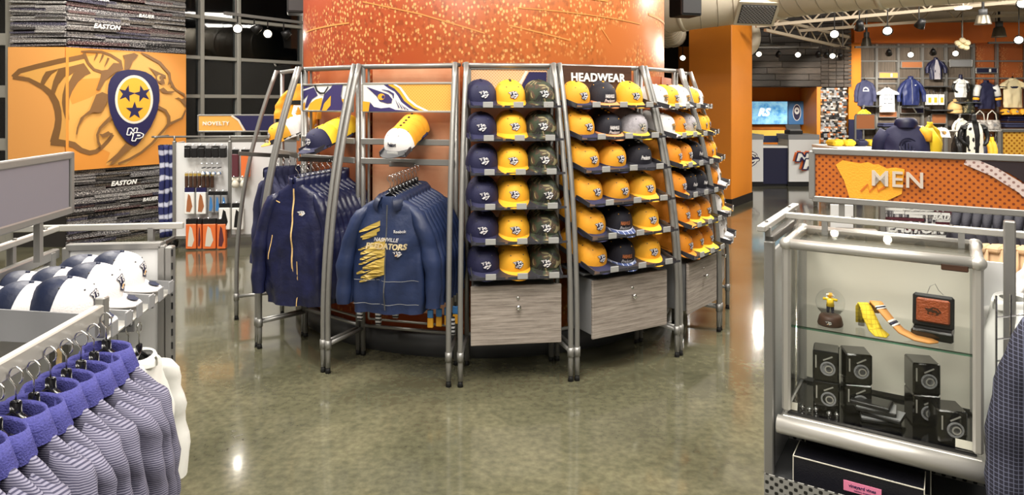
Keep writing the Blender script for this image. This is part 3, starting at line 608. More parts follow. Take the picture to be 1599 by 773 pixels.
# ================================================================ GARMENTS AND HANGERS
TORSO = [(.0, .058, .046), (.012, .075, .05), (.028, .112, .052), (.05, .158, .052), (.072, .190, .05), (.10, .206, .055), (.15, .216, .068), (.22, .222, .078), (.32, .224, .082), (.42, .226, .084), (.54, .228, .084), (.62, .226, .082)]
def tw(z, wide, L):
    s = z/L*.62
    for (a, w, d), (a2, w2, d2) in zip(TORSO, TORSO[1:]):
        if s <= a2 or a2 == .62:
            t = max(0, min(1, (s-a)/(a2-a))); return w+(w2-w)*t, d+(d2-d)*t
def front_y(x, z, wide, L, depth, seed):
    w, d = tw(z, wide, L); w *= wide; d *= depth; q = max(0, 1-abs(x/w)**2.4)**(1/2.4) if abs(x) < w else 0
    return -d*q+fold(x, z, seed, L)
def fold(x, z, seed, L):
    k = min(1, max(0, z/L-.12)*1.6)
    return k*(.015*math.sin(x*30+seed+z*5)+.010*math.sin(x*57+seed*2.3-z*9))+.008*math.sin(z*34+x*26+seed)*min(1, z/L*4)*math.sin(x*9+z*6+seed)
def body_mb(L=.68, wide=1., depth=1., seed=0, sleeve=.6, sr=(.07, .066, .052), spread=.1, hem=True, n=36, slr=1.0, sfl=.8):
    mb = MB(); rings = []; K = 22
    for i in range(K+1):
        z = L*(i/K)**1.15; w, d = tw(z, wide, L); w *= wide; d *= depth
        if hem and i >= K-1: w *= .96; d *= .92
        rg = []
        for j in range(n):
            q = 2*PI*j/n; c, s = math.cos(q), math.sin(q); e = 2/2.4
            x = w*math.copysign(abs(c)**e, c); y = d*math.copysign(abs(s)**e, s)
            rg.append(Vector((x, y+fold(x, z, seed+(0 if y < 0 else 2.1), L), -z)))
        rings.append(rg)
    mb.loft(rings)
    if sleeve:
        for sx in (-1, 1):
            pts = []; rad = []; m = 12
            for i in range(m+1):
                t = i/m; x = sx*(wide*.165+(spread+.03)*math.sin(min(1, t*1.35)*PI/2)); z = -.075-(sleeve)*t; y = -.012-.03*t*slr+.006*math.sin(t*17+seed)
                pts.append(Vector((x, y, z))); r_ = sr[0]+(sr[1]-sr[0])*min(1, t*2) if t < .5 else sr[1]+(sr[2]-sr[1])*(t-.5)*2
                if t < .12: r_ *= .72+t*2.3
                rad.append(r_+.005*math.sin(t*23+seed+sx))
            rr = []
            for i, p in enumerate(pts):
                rg = []
                for j in range(14):
                    q = 2*PI*j/14; rg.append(p+Vector((rad[i]*math.cos(q)*.85, rad[i]*sfl*math.sin(q)+.004*math.sin(3*q+i), 0.02*math.cos(q)*-sx*(1-i/m))))
                rr.append(rg)
            mb.loft(rr, caps=(True, False))
    return mb
def collar_mb(kind='polo', rx=.062, ry=.052):
    mb = MB(); prof = {'polo': [(.95, -.02), (1.0, .018), (1.1, .028), (1.32, .0), (1.5, -.03)], 'stand': [(1.02, -.015), (1.02, .03), (1.0, .055), (.94, .055), (.94, .0)], 'rib': [(1.0, -.01), (1.08, .012), (1.18, -.004), (1.2, -.02)], 'hood': [(.85, -.06), (.95, -.006), (1.15, .012), (1.5, -.01), (1.7, -.04), (1.6, -.065)]}[kind]
    gap = {'polo': .62, 'stand': .2, 'rib': 0., 'hood': .5}[kind]; rings = []
    for k, z in prof:
        rg = []
        for j in range(25):
            q = -PI/2+gap+(2*PI-2*gap)*j/24; f = abs(j-12)/12
            dz = z-(.012 if kind in ('polo', 'hood') else .02)*f*f*(1.6 if k > 1.2 else 1)
            rg.append(Vector((rx*k*math.cos(q), ry*k*math.sin(q)*(1 if kind != 'hood' else 1.05)+(-.008*f if k > 1.2 else 0), dz)))
        rings.append(rg)
    mb.loft(rings, closed=gap == 0); return mb
def hanger_meshes():
    mb = MB(); pts = []
    for i in range(13):
        t = -1+i/6; pts.append((t*.155, 0, .016-.125*abs(t)**1.15))
    mb.tube(pts, [.006]+[.009]*3+[.011]*5+[.009]*3+[.006], 8, flat=.7); mb.box((0, 0, .02), (.026, .016, .045), None, 0, .004)
    hk = [(0, 0, .04), (0, 0, .075)]+[(.019*math.sin(a), 0, .097-.019*math.cos(a)*-1-.002) for a in ()]
    for i in range(12):
        a = PI+PI*.12-i*(PI*1.45)/11; hk.append((-.020*math.cos(a)*-1*.95, 0, .10+.020*math.sin(a)*-1*-1))
    h2 = MB().tube(hk, .0022, 6)
    return mesh('shoulder_bar', mb, 'hanger_black', True), mesh('hook', h2, 'chrome', True)
HANG = hanger_meshes()
def make_hanger(label, M4, group):
    o = thing('hanger', label, 'hanger', (0, 0, 0), 0, group); o.matrix_world = M4
    put('shoulder_bar', HANG[0], o); put('hook', HANG[1], o); return o
_gm = {}
def garment(name, cat, label, M4, group, key, parts):
    # parts: list of (part name, mesh)
    o = thing(name, label, cat, (0, 0, 0), 0, group); o.matrix_world = M4
    for n, me in parts: put(n, me, o)
    return o
def cached(key, fn):
    if key not in _gm: _gm[key] = fn()
    return _gm[key]
def zip_mb(L, seed, x0=0, w=.008, z0=.03, z1=None, wide=1., depth=1., dx=0.):
    mb = MB(); L_, R_ = [], []; z1 = z1 or L-.03
    for i in range(24):
        z = z0+(z1-z0)*i/23; x = x0+dx*i/23; y = front_y(x, z, wide, L, depth, seed)-.004; L_.append(Vector((x-w/2, y, -z))); R_.append(Vector((x+w/2, y, -z)))
    mb.loft([L_, R_], closed=False); return mb
def print_mb(polys, L, seed, wide=1., depth=1., lift=.005):
    mb = MB()
    for mi, poly in polys:
        # cut into thin columns so that the print follows the folds
        xs = [p[0] for p in poly]; 
        mb.flat(poly, lambda x, z: (x, front_y(x, z, wide, L, depth, seed)-lift, -z), mi)
    return mb
def text_on(key, sc, x0, z0, L, seed, wide=1., depth=1., lift=.007):
    src = TXT[key]; mb = MB(); vs = []
    for v in src.vertices:
        x = x0+v.co.x*sc; z = z0-v.co.y*sc; vs.append((x, front_y(x, z, wide, L, depth, seed)-lift, -z))
    mb.add(vs, [tuple(p.vertices) for p in src.polygons]); return mb
def cat_on(w, x0, z0, L, seed, wide=1., depth=1.):
    return cat_raster(lambda u, v: (x0+(u-.5)*w, front_y(x0+(u-.5)*w, z0-(v-.5)*w*.62, wide, L, depth, seed)-.006, -(z0-(v-.5)*w*.62)), 28, 20)
def xf(o, rz, x, y, z): # world matrix: thing frame o then local offset
    return o @ Matrix.Translation((x, y, z)) @ Matrix.Rotation(rz, 4, 'Z')
# ================================================================ CURVED DISPLAY RING
ANG = {'Z': -67.5, 'A': -46.8, 'B': -26.6, 'C': -2.9, 'D': 17.2, 'E': 40.6, 'F': 58.8, 'G': 75.6}
GAP = {'C': .036}
def leg_o(h): return .335-.1075*max(0, h-.3)**2
HT = 1.955
def bay(a, b, name, label):
    t0, t1 = math.radians(ANG[a]), math.radians(ANG[b]); th = (t0+t1)/2; half = (t1-t0)/2
    Rm = RB*math.cos(half); g0, g1 = GAP.get(a, .021), GAP.get(b, .021); w = 2*RB*math.sin(half)-g0-g1; n = Vector((math.sin(th), -math.cos(th), 0))
    loc = C0+n*Rm+Vector((math.cos(th), math.sin(th), 0))*(g0-g1)/2; o = thing(name, label, 'display rack', loc, th, 'display bays around the round column')
    th_ = math.tan(half)
    for sx in (-1, 1):
        x = sx*w/2
        p = obj('back_post', MB().tube([(x, 0, .03), (x, 0, HT)], .0165, 10), 'alu', o, True)
        obj('foot', MB().tube([(x, 0, 0), (x, 0, .03)], [.018, .013], 10), 'rubber', p, True)
        pts = [(x+sx*leg_o(h)*th_, -leg_o(h), h) for h in [.035+(HT-.035)*i/20 for i in range(21)]]
        l = obj('leaning_leg', MB().tube(pts, .0165, 10), 'alu', o, True)
        obj('foot', MB().tube([(pts[0][0], pts[0][1], 0), (pts[0][0], pts[0][1], .035)], [.018, .013], 10), 'rubber', l, True)
        obj('collar', MB().tube([(pts[0][0], pts[0][1], .15), (pts[0][0], pts[0][1], .205)], .021, 10), 'alu', l, True)
        obj('foot_brace', MB().tube([(x, 0, .18), (x+sx*.33*th_, -.335, .18)], .013, 8), 'alu', o, True)
        obj('head_bracket', MB().box((x+sx*.015, -.02, HT-.012), (.034, .06, .026), None, 0, .006), 'alu_dark', o)
    obj('top_rail', MB().tube([(-w/2, 0, HT-.014), (w/2, 0, HT-.014)], .016, 10), 'alu', o, True)
    obj('base_rail', MB().tube([(-w/2, 0, .2), (w/2, 0, .2)], .012, 8), 'alu', o, True)
    return o, w, th, loc, half
def frame4(loc, th): return Matrix.Translation(loc) @ Matrix.Rotation(th, 4, 'Z')
def rect_frame(name, x0, x1, z0, z1, y, parent, t=.014, m='alu'):
    mb = MB()
    for z in (z0, z1): mb.box(((x0+x1)/2, y, z), (x1-x0, t*1.2, t), None, 0, .003)
    for x in (x0, x1): mb.box((x, y, (z0+z1)/2), (t, t*1.2, z1-z0), None, 0, .003)
    return obj(name, mb, m, parent)
BAYS = {}; NMAX = [2, 3, 4, 5, 6, 6]
def rowh(k): return 1.668-.2035*k
SLOPE = math.radians(13)
def cap_shelf(o, w, h, cols, half, n=3, arms=True):
    # sloping shelf, front edge at height h under the leaning leg
    of = leg_o(h)+.085; L = of+.02; sh = obj('cap_shelf', MB().box((0, -of+L/2, h+L/2*math.tan(SLOPE)), (w*.98, L/math.cos(SLOPE), .006), Rx(SLOPE)), 'tray', o)
    for sx in (-1, 1): obj('side_rail', MB().box((sx*w*.49, -of+L/2, h+L/2*math.tan(SLOPE)+.012), (.006, L/math.cos(SLOPE), .03), Rx(SLOPE)), 'tray', sh)
    for x in cols:
        obj('tag_holder', MB().box((x, -of-.004, h+.018), (.062, .006, .036), None, 0, .002), 'grey_tag', sh)
        cw = w/len(cols)*.47; y0 = -of+.004
        lip = MB(); lip.box((x, y0, h+.007), (cw*2, .004, .014))
        obj('front_lip', lip, 'tray', sh)
    return of
def cap_frame(loc, th, x, of, h, tilt=0., yaw=0.):
    return frame4(loc, th) @ Matrix.Translation((x, -of+.178, h+.026+.178*math.tan(SLOPE)*.6)) @ Matrix.Rotation(yaw, 4, 'Z') @ Matrix.Rotation(SLOPE+tilt*.5, 4, 'X')
def drawer_unit(o, w, h0=.245, h1=.60, front=-.335, dw=.55):
    c = obj('drawer_cabinet', MB().box((0, front/2-.005, (h0+h1)/2), (dw-.05, -front-.05, h1-h0-.02), None, 0, .004), 'grey', o)
    obj('drawer_front', MB().box((0, front-.01, (h0+h1)/2), (dw, .02, h1-h0), None, 0, .004), 'laminate', c, label='grey wood-grain drawer front')
    k = MB(); k.lathe([(.006, 0), (.006, .012), (.015, .018), (.016, .026), (.012, .032), (0, .034)], 16, (.01, front-.02, (h0+h1)/2+.05), 0, Rx(PI/2)); obj('knob', k, 'chrome', c, True)
    k = MB(); k.lathe([(.010, 0), (.010, .004), (.004, .005), (0, .003)], 14, (.01, front-.02, (h0+h1)/2+.10), 0, Rx(PI/2)); obj('lock', k, 'chrome', c, True)
    return c
# ---- bay CD: navy, yellow and camouflage caps
def back_panel(o, w, z0, z1, m='bay_panel', y=.115): return obj('back_panel', MB().box((0, y, (z0+z1)/2), (w-.03, .01, z1-z0)), m, o)
o, w, th, loc, half = bay('C', 'D', 'cap_display_bay', 'display bay of navy, yellow and camouflage caps above a drawer, left of headwear sign')
back_panel(o, w, .62, 1.72, 'bay_panel_lit'); rect_frame('panel_frame', -w/2+.02, w/2-.02, .62, 1.9, .03, o)
pan = obj('header_panel', MB().box((0, .012, 1.815), (w-.05, .012, .2)), 'perf_tan', o); rect_frame('header_frame', -w/2+.02, w/2-.02, 1.71, 1.92, .008, o)
hp = lambda x, z, l: Vector((x, .005-l, z))
art('printed_curve', [('navy_print', [(-.005, 1.72), (.07, 1.79), (.13, 1.90), (w/2-.03, 1.90), (w/2-.03, 1.72)]), ('offwhite', stroke([(-.12, 1.715, .022), (-.02, 1.74, .022), (.06, 1.80, .02), (.115, 1.905, .018)])),
    ('grey', stroke([(.10, 1.79, .005), (.13, 1.81, .005), (.12, 1.78, .005), (.16, 1.82, .005), (.17, 1.79, .005), (.2, 1.82, .005), (.21, 1.80, .005)])), ('grey', stroke([(.1, 1.755, .004), (.15, 1.77, .004), (.22, 1.77, .004)]))], hp, o)
cols = [-.19, .0, .19]; names = ['left', 'middle', 'right']; kinds = ['navy', 'gold', 'camo']
for k in range(6):
    h = rowh(k); of = cap_shelf(o, w, h, [x+.03 for x in cols], half)
    for c in range(3):
        nn = 2 if c == 0 else 3
        cap_stack(cap_frame(loc, th, cols[c], of, h, (.10 if k > 2 else .0), .0), kinds[c], 'in %s column of %s shelf, bay beside hoodies' % (names[c], ['top', 'second', 'third', 'fourth', 'fifth', 'bottom'][k]), 'caps in the bay beside the hoodies', nn, .034, 1.08, .04, k*7+c, .0, NMAX[k])
drawer_unit(o, w); obj('ledge', MB().box((0, -.15, .628), (w, .3, .01)), 'grey_dark', o)
BAYS['CD'] = (o, w, th, loc)
# ---- bay DE: HEADWEAR
o, w, th, loc, half = bay('D', 'E', 'headwear_display_bay', 'display bay under the headwear sign holding stacked caps above a drawer')
back_panel(o, w, .62, 1.72, 'bay_panel')
obj('sign_panel', MB().box((-.03, -.035, 1.85), (w-.10, .014, .19), None, 0, .002), 'wood_brown', o, label='dark brown sign reading headwear')
letter('HEADWEAR', o, (-.03, -.044, 1.865))
rect_frame('header_frame', -w/2+.02, w/2-.02, 1.74, 1.93, 0, o)
K = [['goldnavy', 'blackorange', 'gold'], ['goldnavy', 'blackorange', 'grey'], ['goldnavy', 'goldnavy', 'black'], ['goldnavy', 'goldnavy', 'gold'], ['goldnavy', 'plaid', 'gold'], ['goldnavy', 'plaid', 'gold']]
cols = [-.22, .0, .22]
for k in range(6):
    h = rowh(k); of = cap_shelf(o, w, h, [x+.045 for x in cols], half)
    for c in range(3):
        cap_stack(cap_frame(loc, th, cols[c]-.01, of, h, .12 if K[k][c] != 'gold' else .1, -.06), K[k][c], 'in %s column of %s shelf, bay under headwear sign' % (names[c], ['top', 'second', 'third', 'fourth', 'fifth', 'bottom'][k]), 'caps in the headwear bay', [6, 5, 4][c] if k else 4, .041, 1.1, .03, 50+k*7+c, 0, NMAX[k])
drawer_unit(o, w, .235, .60, -.335, .60); obj('ledge', MB().box((0, -.15, .628), (w, .3, .01)), 'grey_dark', o)
BAYS['DE'] = (o, w, th, loc)
# ---- bay EF
o, w, th, loc, half = bay('E', 'F', 'cap_display_bay', 'display bay of white, shaded yellow and black caps right of the headwear bay')
back_panel(o, w, .62, 1.9, 'bay_panel')
K = [['white', 'gold', 'white'], ['white', 'orange', 'grey'], ['orange', 'orange', 'black'], ['orangeplain', 'black', 'black'], ['orangeplain', 'mesh', 'mesh'], ['orangeplain', 'mesh', 'mesh']]
NC = [[5, 4, 3], [6, 3, 3], [7, 3, 2], [8, 2, 2], [8, 3, 2], [8, 3, 2]]
cols = [-.17, .0, .17]
for k in range(6):
    h = rowh(k)-.01; of = cap_shelf(o, w, h, [x+.03 for x in cols], half)
    for c in range(3):
        cap_stack(cap_frame(loc, th, cols[c], of, h, .1), K[k][c], 'in %s column of %s shelf, bay right of headwear bay' % (names[c], ['top', 'second', 'third', 'fourth', 'fifth', 'bottom'][k]), 'caps in the bay right of the headwear bay', NC[k][c], .040, 1.08, .03, 90+k*7+c, 0, NMAX[k] if k else 1)
drawer_unit(o, w, .255, .60, -.335, .46); obj('ledge', MB().box((0, -.15, .628), (w, .3, .01)), 'grey_dark', o)
# ---- bay FG
o, w, th, loc, half = bay('F', 'G', 'cap_display_bay', 'rightmost visible display bay, seen edge on, with yellow and white caps')
back_panel(o, w, .62, 1.9, 'bay_panel')
K = [['gold', 'white'], ['gold', 'gold'], ['orangeplain', 'gold'], ['orangeplain', 'white'], ['white', 'gold'], ['white', 'white']]
for k in range(6):
    h = rowh(k)-.015; of = cap_shelf(o, w, h, [-.1, .12], half)
    for c in range(2):
        cap_stack(cap_frame(loc, th, [-.12, .1][c], of, h, .1), K[k][c], 'in %s column of %s shelf, rightmost bay of ring' % (['near', 'far'][c], ['top', 'second', 'third', 'fourth', 'fifth', 'bottom'][k]), 'caps in the rightmost bay of the ring', 3 if c == 0 else 2, .033, 1.1, .03, 130+k*7+c)
drawer_unit(o, w, .27, .62, -.3, .42)
# ---- hanging bays on the left
def crossbar(o, w, z, y=-.03, t=.04): return obj('crossbar', MB().box((0, y, z), (w, .012, t), None, 0, .003), 'alu', o)
def hang_arm(o, x, z, y0, y1, n=9):
    a = obj('hang_arm', MB().box((x, (y0+y1)/2, z), (.014, abs(y1-y0), .03), Rx(-.1), 0, .003), 'alu_dark', o)
    return a
def small_tray(o, x, z, y0, y1, m='tray', sl=.35):
    R = Rx(sl); cy = (y0+y1)/2; L = abs(y1-y0)/math.cos(sl); t = obj('cap_tray', MB().box((x, cy, z), (.17, L, .006), R), m, o)
    for s in (-1, 1): obj('side_rail', MB().box((x+s*.085, cy, z+.015), (.006, L, .03), R), m, t)
    obj('tag_holder', MB().box((x, y1-.002, z-L/2*math.sin(sl)+.014), (.07, .008, .032), None, 0, .002), 'grey_tag', t)
    return t
HOODIE_L, JACKET_L = .70, .80
def hoodie_parts(front):
    s = 1.3; b = cached('hood_b%d' % front, lambda: mesh('body', body_mb(HOODIE_L, 1.0, 1.05 if front else .6, s, .58, (.074, .066, .052), .085, True, 36, 1., .8 if front else .5), 'navy_hood', True))
    out = [('body', b), ('hood', cached('hood_h', lambda: mesh('hood', collar_mb('hood'), 'navy_hood2', True)))]
    if front:
        out.append(('zipper', mesh('zipper', zip_mb(HOODIE_L, s, 0, .007, .05, None, 1.0, 1.05), 'grey_dark')))
        r = random.Random(3); polys = []
        for i in range(11):
            z = .16+i*.029+r.uniform(-.006, .006); x1 = -.004 if i > 2 else r.uniform(-.06, -.02); x0 = -.19+r.uniform(0, .05); t = r.uniform(.010, .026); sl = .42
            N = 7; up = []; dn = []
            for q in range(N+1):
                x = x0+(x1-x0)*q/N; zz = z+(x1-x)*sl; ww = t*math.sin(min(1, q/N*1.1+.12)*PI/2)*.6+.002; up.append((x, zz-ww)); dn.append((x, zz+ww+r.uniform(0, .003)))
            polys.append((0, up+dn[::-1]))
        out.append(('printed_slash', mesh('printed_slash', print_mb(polys, HOODIE_L, s, 1.0, 1.05), 'print_gold')))
        out.append(('lettering', mesh('lettering', text_on('city', 1., .0, .255, HOODIE_L, s, 1.0, 1.05), 'cap_white')))
        out.append(('lettering', mesh('lettering', text_on('team', 1., .0, .295, HOODIE_L, s, 1.0, 1.05), 'cream')))
        out.append(('lettering', mesh('lettering', text_on('mini', 1.3, .085, .205, HOODIE_L, s, 1.0, 1.05), 'cap_white')))
        out.append(('emblem', mesh('emblem', cat_on(.06, .075, .335, HOODIE_L, s, 1.0, 1.05), ['navy_flat', 'cap_white', 'gold_flat'])))
        seam = MB(); 
        for z in (.50, HOODIE_L-.06):
            L_ = [Vector((x, front_y(x, z, 1.12, HOODIE_L, 1.05, s)-.004, -z)) for x in [-.2+.4*i/24 for i in range(25)]]; seam.loft([L_, [v+Vector((0, 0, .003)) for v in L_]], closed=False)
        out.append(('seam', mesh('seam', seam, 'grey')))
    return out
o, w, th, loc, half = bay('B', 'C', 'hoodie_display_bay', 'display bay holding navy hoodies below a cat eye graphic')
back_panel(o, w, .28, 1.93, 'bay_panel_lit')
rect_frame('panel_frame', -w/2+.03, w/2-.03, .24, 1.93, .025, o)
hd = obj('header_panel', MB().box((0, -.03, 1.73), (w-.03, .012, .19)), 'perf_gold', o); rect_frame('header_frame', -w/2+.015, w/2-.015, 1.64, 1.825, -.034, o, .014, 'alu_light')
sx_ = (w-.05)/(1600-845)
def eye_map(x, y, l): return Vector((-w/2+.02+(x-845)*.00086, -.036-l, 1.822-(y-90)*.00063))
PU = 'purple_print'
art('printed_emblem', [('white', [(845,92),(1040,92),(1110,130),(1150,190),(1170,260),(1240,330),(1310,378),(845,378)]), (PU, stroke([(1030,88,30),(1070,125,32),(1120,160,30),(1150,210,30),(1175,270,28),(1240,335,26),(1310,378,20)])), ('gold_flat', stroke([(1062,92,22),(1120,130,26),(1165,190,26),(1200,260,26),(1270,330,24),(1350,376,18)])),
    ('white', stroke([(1105,92,16),(1155,130,18),(1190,190,20),(1225,255,20),(1290,320,20),(1380,374,18)])), (PU, [(875,118),(1000,172),(1060,200),(1092,250),(1085,290),(1050,295),(985,270),(958,215)]), ('gold_flat', disc(1000, 224, 30, 34)), (PU, disc(1016, 226, 13, 18)),
    (PU, stroke([(1005,148,6),(1060,165,16),(1100,195,18),(1102,240,6)])), ('gold_flat', [(845,270),(905,280),(895,378),(845,378)]), (PU, [(908,280),(940,330),(1000,345),(1070,335),(1120,360),(1280,378),(896,378)])]
    + [(PU, stroke([(1120+i*24, 255+i*24, 3), (1150+i*26, 340+i*8, 10)])) for i in range(4)], eye_map, o)
for z in (1.44, 1.31): crossbar(o, w, z)
small_tray(o, .04, 1.43, .0, -.34)
M0 = frame4(loc, th) @ Matrix.Translation((.04, -.215, 1.43)) @ Matrix.Rotation(.35, 4, 'X')
cap_stack(M0, ['cream']+['goldnavy']*7, 'on the tray above the hoodies', 'cap stack above the hoodies', 6, .046, 1.05, .05, 7)
hang_arm(o, .05, 1.31, -.03, -.40)
for i in range(9):
    y = -.36+i*.036; m4 = frame4(loc, th) @ Matrix.Translation((.035+.006*i, y, 1.135+.005*i-.0)) @ Matrix.Rotation(.10 if i == 0 else .16, 4, 'Z')
    garment('hoodie', 'hoodie', 'front navy zip hoodie with gold slashes and team lettering' if i == 0 else '%s navy hoodie back on the arm behind the gold slashed one' % NTH[i], m4, 'navy hoodies on one arm', 'h', hoodie_parts(i == 0))
    make_hanger('black hanger holding the %s navy hoodie of the slashed row' % NTH[i].replace('first', 'front'), m4 @ Matrix.Translation((0, 0, .0)), 'hangers of the hoodies')
def jacket_parts(front, m='navy_shine'):
    s = 2.6; b = cached('jk%d' % front+m, lambda: mesh('body', body_mb(JACKET_L, 1.0, 1.05 if front else .55, s, .66, (.076, .068, .052), .075, True, 36, 1., .8 if front else .5), m, True))
    out = [('body', b), ('collar', cached('jkc'+m, lambda: mesh('collar', collar_mb('stand', .066, .055), m, True)))]
    if front:
        out.append(('zipper', mesh('zipper', zip_mb(JACKET_L, s, 0, .010, .03, .58, 1.0, 1.05, .01), 'print_tan')))
        out.append(('piping', mesh('piping', zip_mb(JACKET_L, s, .045, .006, .50, .80, 1.0, 1.05, -.015), 'print_tan')))
        out.append(('piping', mesh('piping', zip_mb(JACKET_L, s, -.15, .006, .34, .50, 1.0, 1.05, -.025), 'print_tan')))
        out.append(('piping', mesh('piping', print_mb([(0, [(-.16, .105), (-.10, .12), (-.10, .127), (-.16, .112)])], JACKET_L, s, 1.0, 1.05), 'print_tan')))
        out.append(('emblem', mesh('emblem', cat_on(.055, .06, .19, JACKET_L, s, 1.0, 1.05), ['grey', 'cap_white', 'gold_flat'])))
    return out
o, w, th, loc, half = bay('A', 'B', 'jacket_display_bay', 'display bay of navy zip jackets under a cat ear graphic, left of the hoodies')
back_panel(o, w, .28, 1.93, 'bay_panel'); rect_frame('panel_frame', -w/2+.03, w/2-.03, .24, 1.93, .025, o)
obj('header_panel', MB().box((0, -.03, 1.73), (w-.03, .012, .19)), 'white', o); rect_frame('header_frame', -w/2+.015, w/2-.015, 1.64, 1.825, -.034, o)
def ear_map(x, y, l): return Vector((-w/2+.025+(x-70)*(w-.05)/600, -.036-l, 1.822-(y-90)*.00065))
art('printed_emblem', [(PU, [(70,92),(225,92),(140,112),(70,130)]), (PU, [(70,150),(210,112),(258,200),(185,240),(120,335),(92,335),(110,260),(135,190),(72,250)]), ('gold_flat', [(70,290),(92,270),(96,360),(70,360)]), ('gold_flat', [(130,365),(160,290),(230,245),(320,225),(300,365)]),
    (PU, [(290,365),(330,240),(345,190),(420,130),(450,92),(570,92),(550,210),(590,320),(570,365),(370,365),(420,310),(425,210),(350,270),(325,365)]), ('gold_flat', [(318,365),(345,290),(430,205),(425,310),(372,365)]), ('gold_flat', [(560,240),(668,252),(668,370),(580,370),(594,320)]),
    ('black', stroke([(228,90,18),(255,150,20),(300,178,20),(350,178,18),(400,110,16)]))], ear_map, o)
for z in (1.44, 1.31): crossbar(o, w, z)
small_tray(o, .08, 1.42, .06, -.26)
M0 = frame4(loc, th) @ Matrix.Translation((.08, -.14, 1.42)) @ Matrix.Rotation(.35, 4, 'X')
cap_stack(M0, ['navy']+['gold_y']*8, 'on the tray above the zip jackets', 'cap stack above the zip jackets', 6, .046, 1.02, .05, 9)
hang_arm(o, .04, 1.31, .02, -.30)
for i in range(9):
    y = -.27+i*.034; m4 = frame4(loc, th) @ Matrix.Translation((.0+.012*i, y, 1.16+.004*i)) @ Matrix.Rotation(.42 if i == 0 else .32, 4, 'Z')
    garment('zip_jacket', 'jacket', 'front navy nylon jacket with tan zipper and cat emblem' if i == 0 else '%s navy nylon jacket back on the arm left of the hoodies' % NTH[i], m4, 'navy jackets on one arm', 'j', jacket_parts(i == 0))
    make_hanger('black hanger holding the %s navy nylon jacket of its row' % NTH[i].replace('first', 'front'), m4, 'hangers of the nylon jackets')
# leftmost bay, seen edge on
o, w, th, loc, half = bay('Z', 'A', 'jacket_display_bay', 'leftmost display bay, seen edge on, with navy pullovers and a jersey')
back_panel(o, w, .28, 1.6, 'bay_panel')
for z in (1.44, 1.31): crossbar(o, w, z)
small_tray(o, .16, 1.45, .08, -.22)
M0 = frame4(loc, th) @ Matrix.Translation((.16, -.10, 1.45)) @ Matrix.Rotation(.35, 4, 'X')
cap_stack(M0, ['gold']+['white']*8, 'on the tray of the leftmost ring bay', 'cap stack in the leftmost bay', 6, .046, 1.02, .05, 11)
hang_arm(o, .05, 1.31, -.03, -.40)
pl = cached('knit', lambda: mesh('body', body_mb(.8, 1.0, .5, .4, .62, (.07, .06, .05), .05, True, 36, 1., .5), 'navy_knit', True))
for i in range(6):
    y = -.18+i*.045; m4 = frame4(loc, th) @ Matrix.Translation((.10, y, 1.17)) @ Matrix.Rotation(.1, 4, 'Z')
    garment('pullover', 'pullover', '%s navy pullover on the arm of the leftmost ring bay' % ORD[i], m4, 'navy pullovers in the leftmost bay', 'p', [('body', pl), ('collar', cached('jkcnavy_knit', lambda: mesh('collar', collar_mb('stand', .066, .055), 'navy_knit', True)))])
    make_hanger('black hanger holding the %s navy pullover of the leftmost bay' % ORD[i], m4, 'hangers of the pullovers')
m4 = frame4(loc, th) @ Matrix.Translation((.14, .04, 1.84)) @ Matrix.Rotation(.7, 4, 'Z') @ Matrix.Scale(.62, 4)
jb = MB(); 
for z, t in ((.2, .05), (.42, .06), (.6, .05)):
    L_ = []
    rr = []
    for zz in (z, z+t):
        w_, d_ = tw(zz, 1, .66); rr.append([Vector((w_*1.03*math.cos(q), d_*1.12*math.sin(q), -zz)) for q in [2*PI*j/32 for j in range(32)]])
    jb.loft(rr)
garment('fan_jersey', 'jersey', 'small yellow jersey with black bands and white badge hung high in leftmost bay', m4, None, 'fj', [('body', mesh('body', body_mb(.66, 1, 1, 3, .35, (.08, .08, .08), .1), 'gold_b', True)), ('stripe_band', mesh('stripe_band', jb, 'black')), ('badge', mesh('badge', print_mb([(0, [(-.07, .26), (.07, .26), (.09, .36), (0, .46), (-.09, .36)])], .66, 3, 1, 1.0, .014), 'white'))])
# small packs hung at the foot of the bays
pk_blue = MB().box((0, 0, .03), (.034, .016, .06), None, 0, .003, ); pk = mesh('pouch', MB().box((0, 0, -.0), (.036, .018, .05), None, 0, .004), 'blue_print'); pk2 = mesh('pouch', MB().box((0, 0, -.055), (.036, .018, .06), None, 0, .004), 'gold_flat')
sk = mesh('pouch', MB().box((0, 0, -.03), (.04, .02, .11), None, 0, .005), 'sock_stripe'); tp = mesh('hang_tab', MB().box((0, 0, .035), (.012, .003, .03)), 'black')
def pack(mm, label, loc, rz, group):
    t = thing('sock_pack', label, 'sock pack', loc, rz, group)
    for n, me in mm: put(n, me, t)
for i in range(4):
    q = frame4(BAYS['CD'][3], 0); tt = math.radians(-7.5+i*1.35); p = C0+Vector((math.sin(tt), -math.cos(tt), 0))*(2.0-.03*i); 
    pack([('pouch', pk), ('pouch', pk2), ('hang_tab', tp)], ['leftmost', 'second', 'third', 'rightmost'][i]+' blue and gold pack hanging low beneath the hoodies', (p.x, p.y, .405), tt, 'blue and gold packs under the hoodies')
for i, (a_, r_, z_) in enumerate([(-44, 1.98, .46), (-41, 1.9, .40), (-36, 1.86, .44), (-32, 1.88, .38), (-24, 1.86, .36), (-20, 1.84, .34), (-16, 1.85, .40), (-3.8, 1.98, .36)]):
    tt = math.radians(a_); p = C0+Vector((math.sin(tt), -math.cos(tt), 0))*r_
    pack([('pouch', sk), ('hang_tab', tp)], ['leftmost', 'second', 'third', 'fourth', 'fifth', 'sixth', 'seventh', 'rightmost'][i]+' black striped pack hanging low under the ring garments', (p.x, p.y, z_), tt, 'black striped packs under the ring garments')
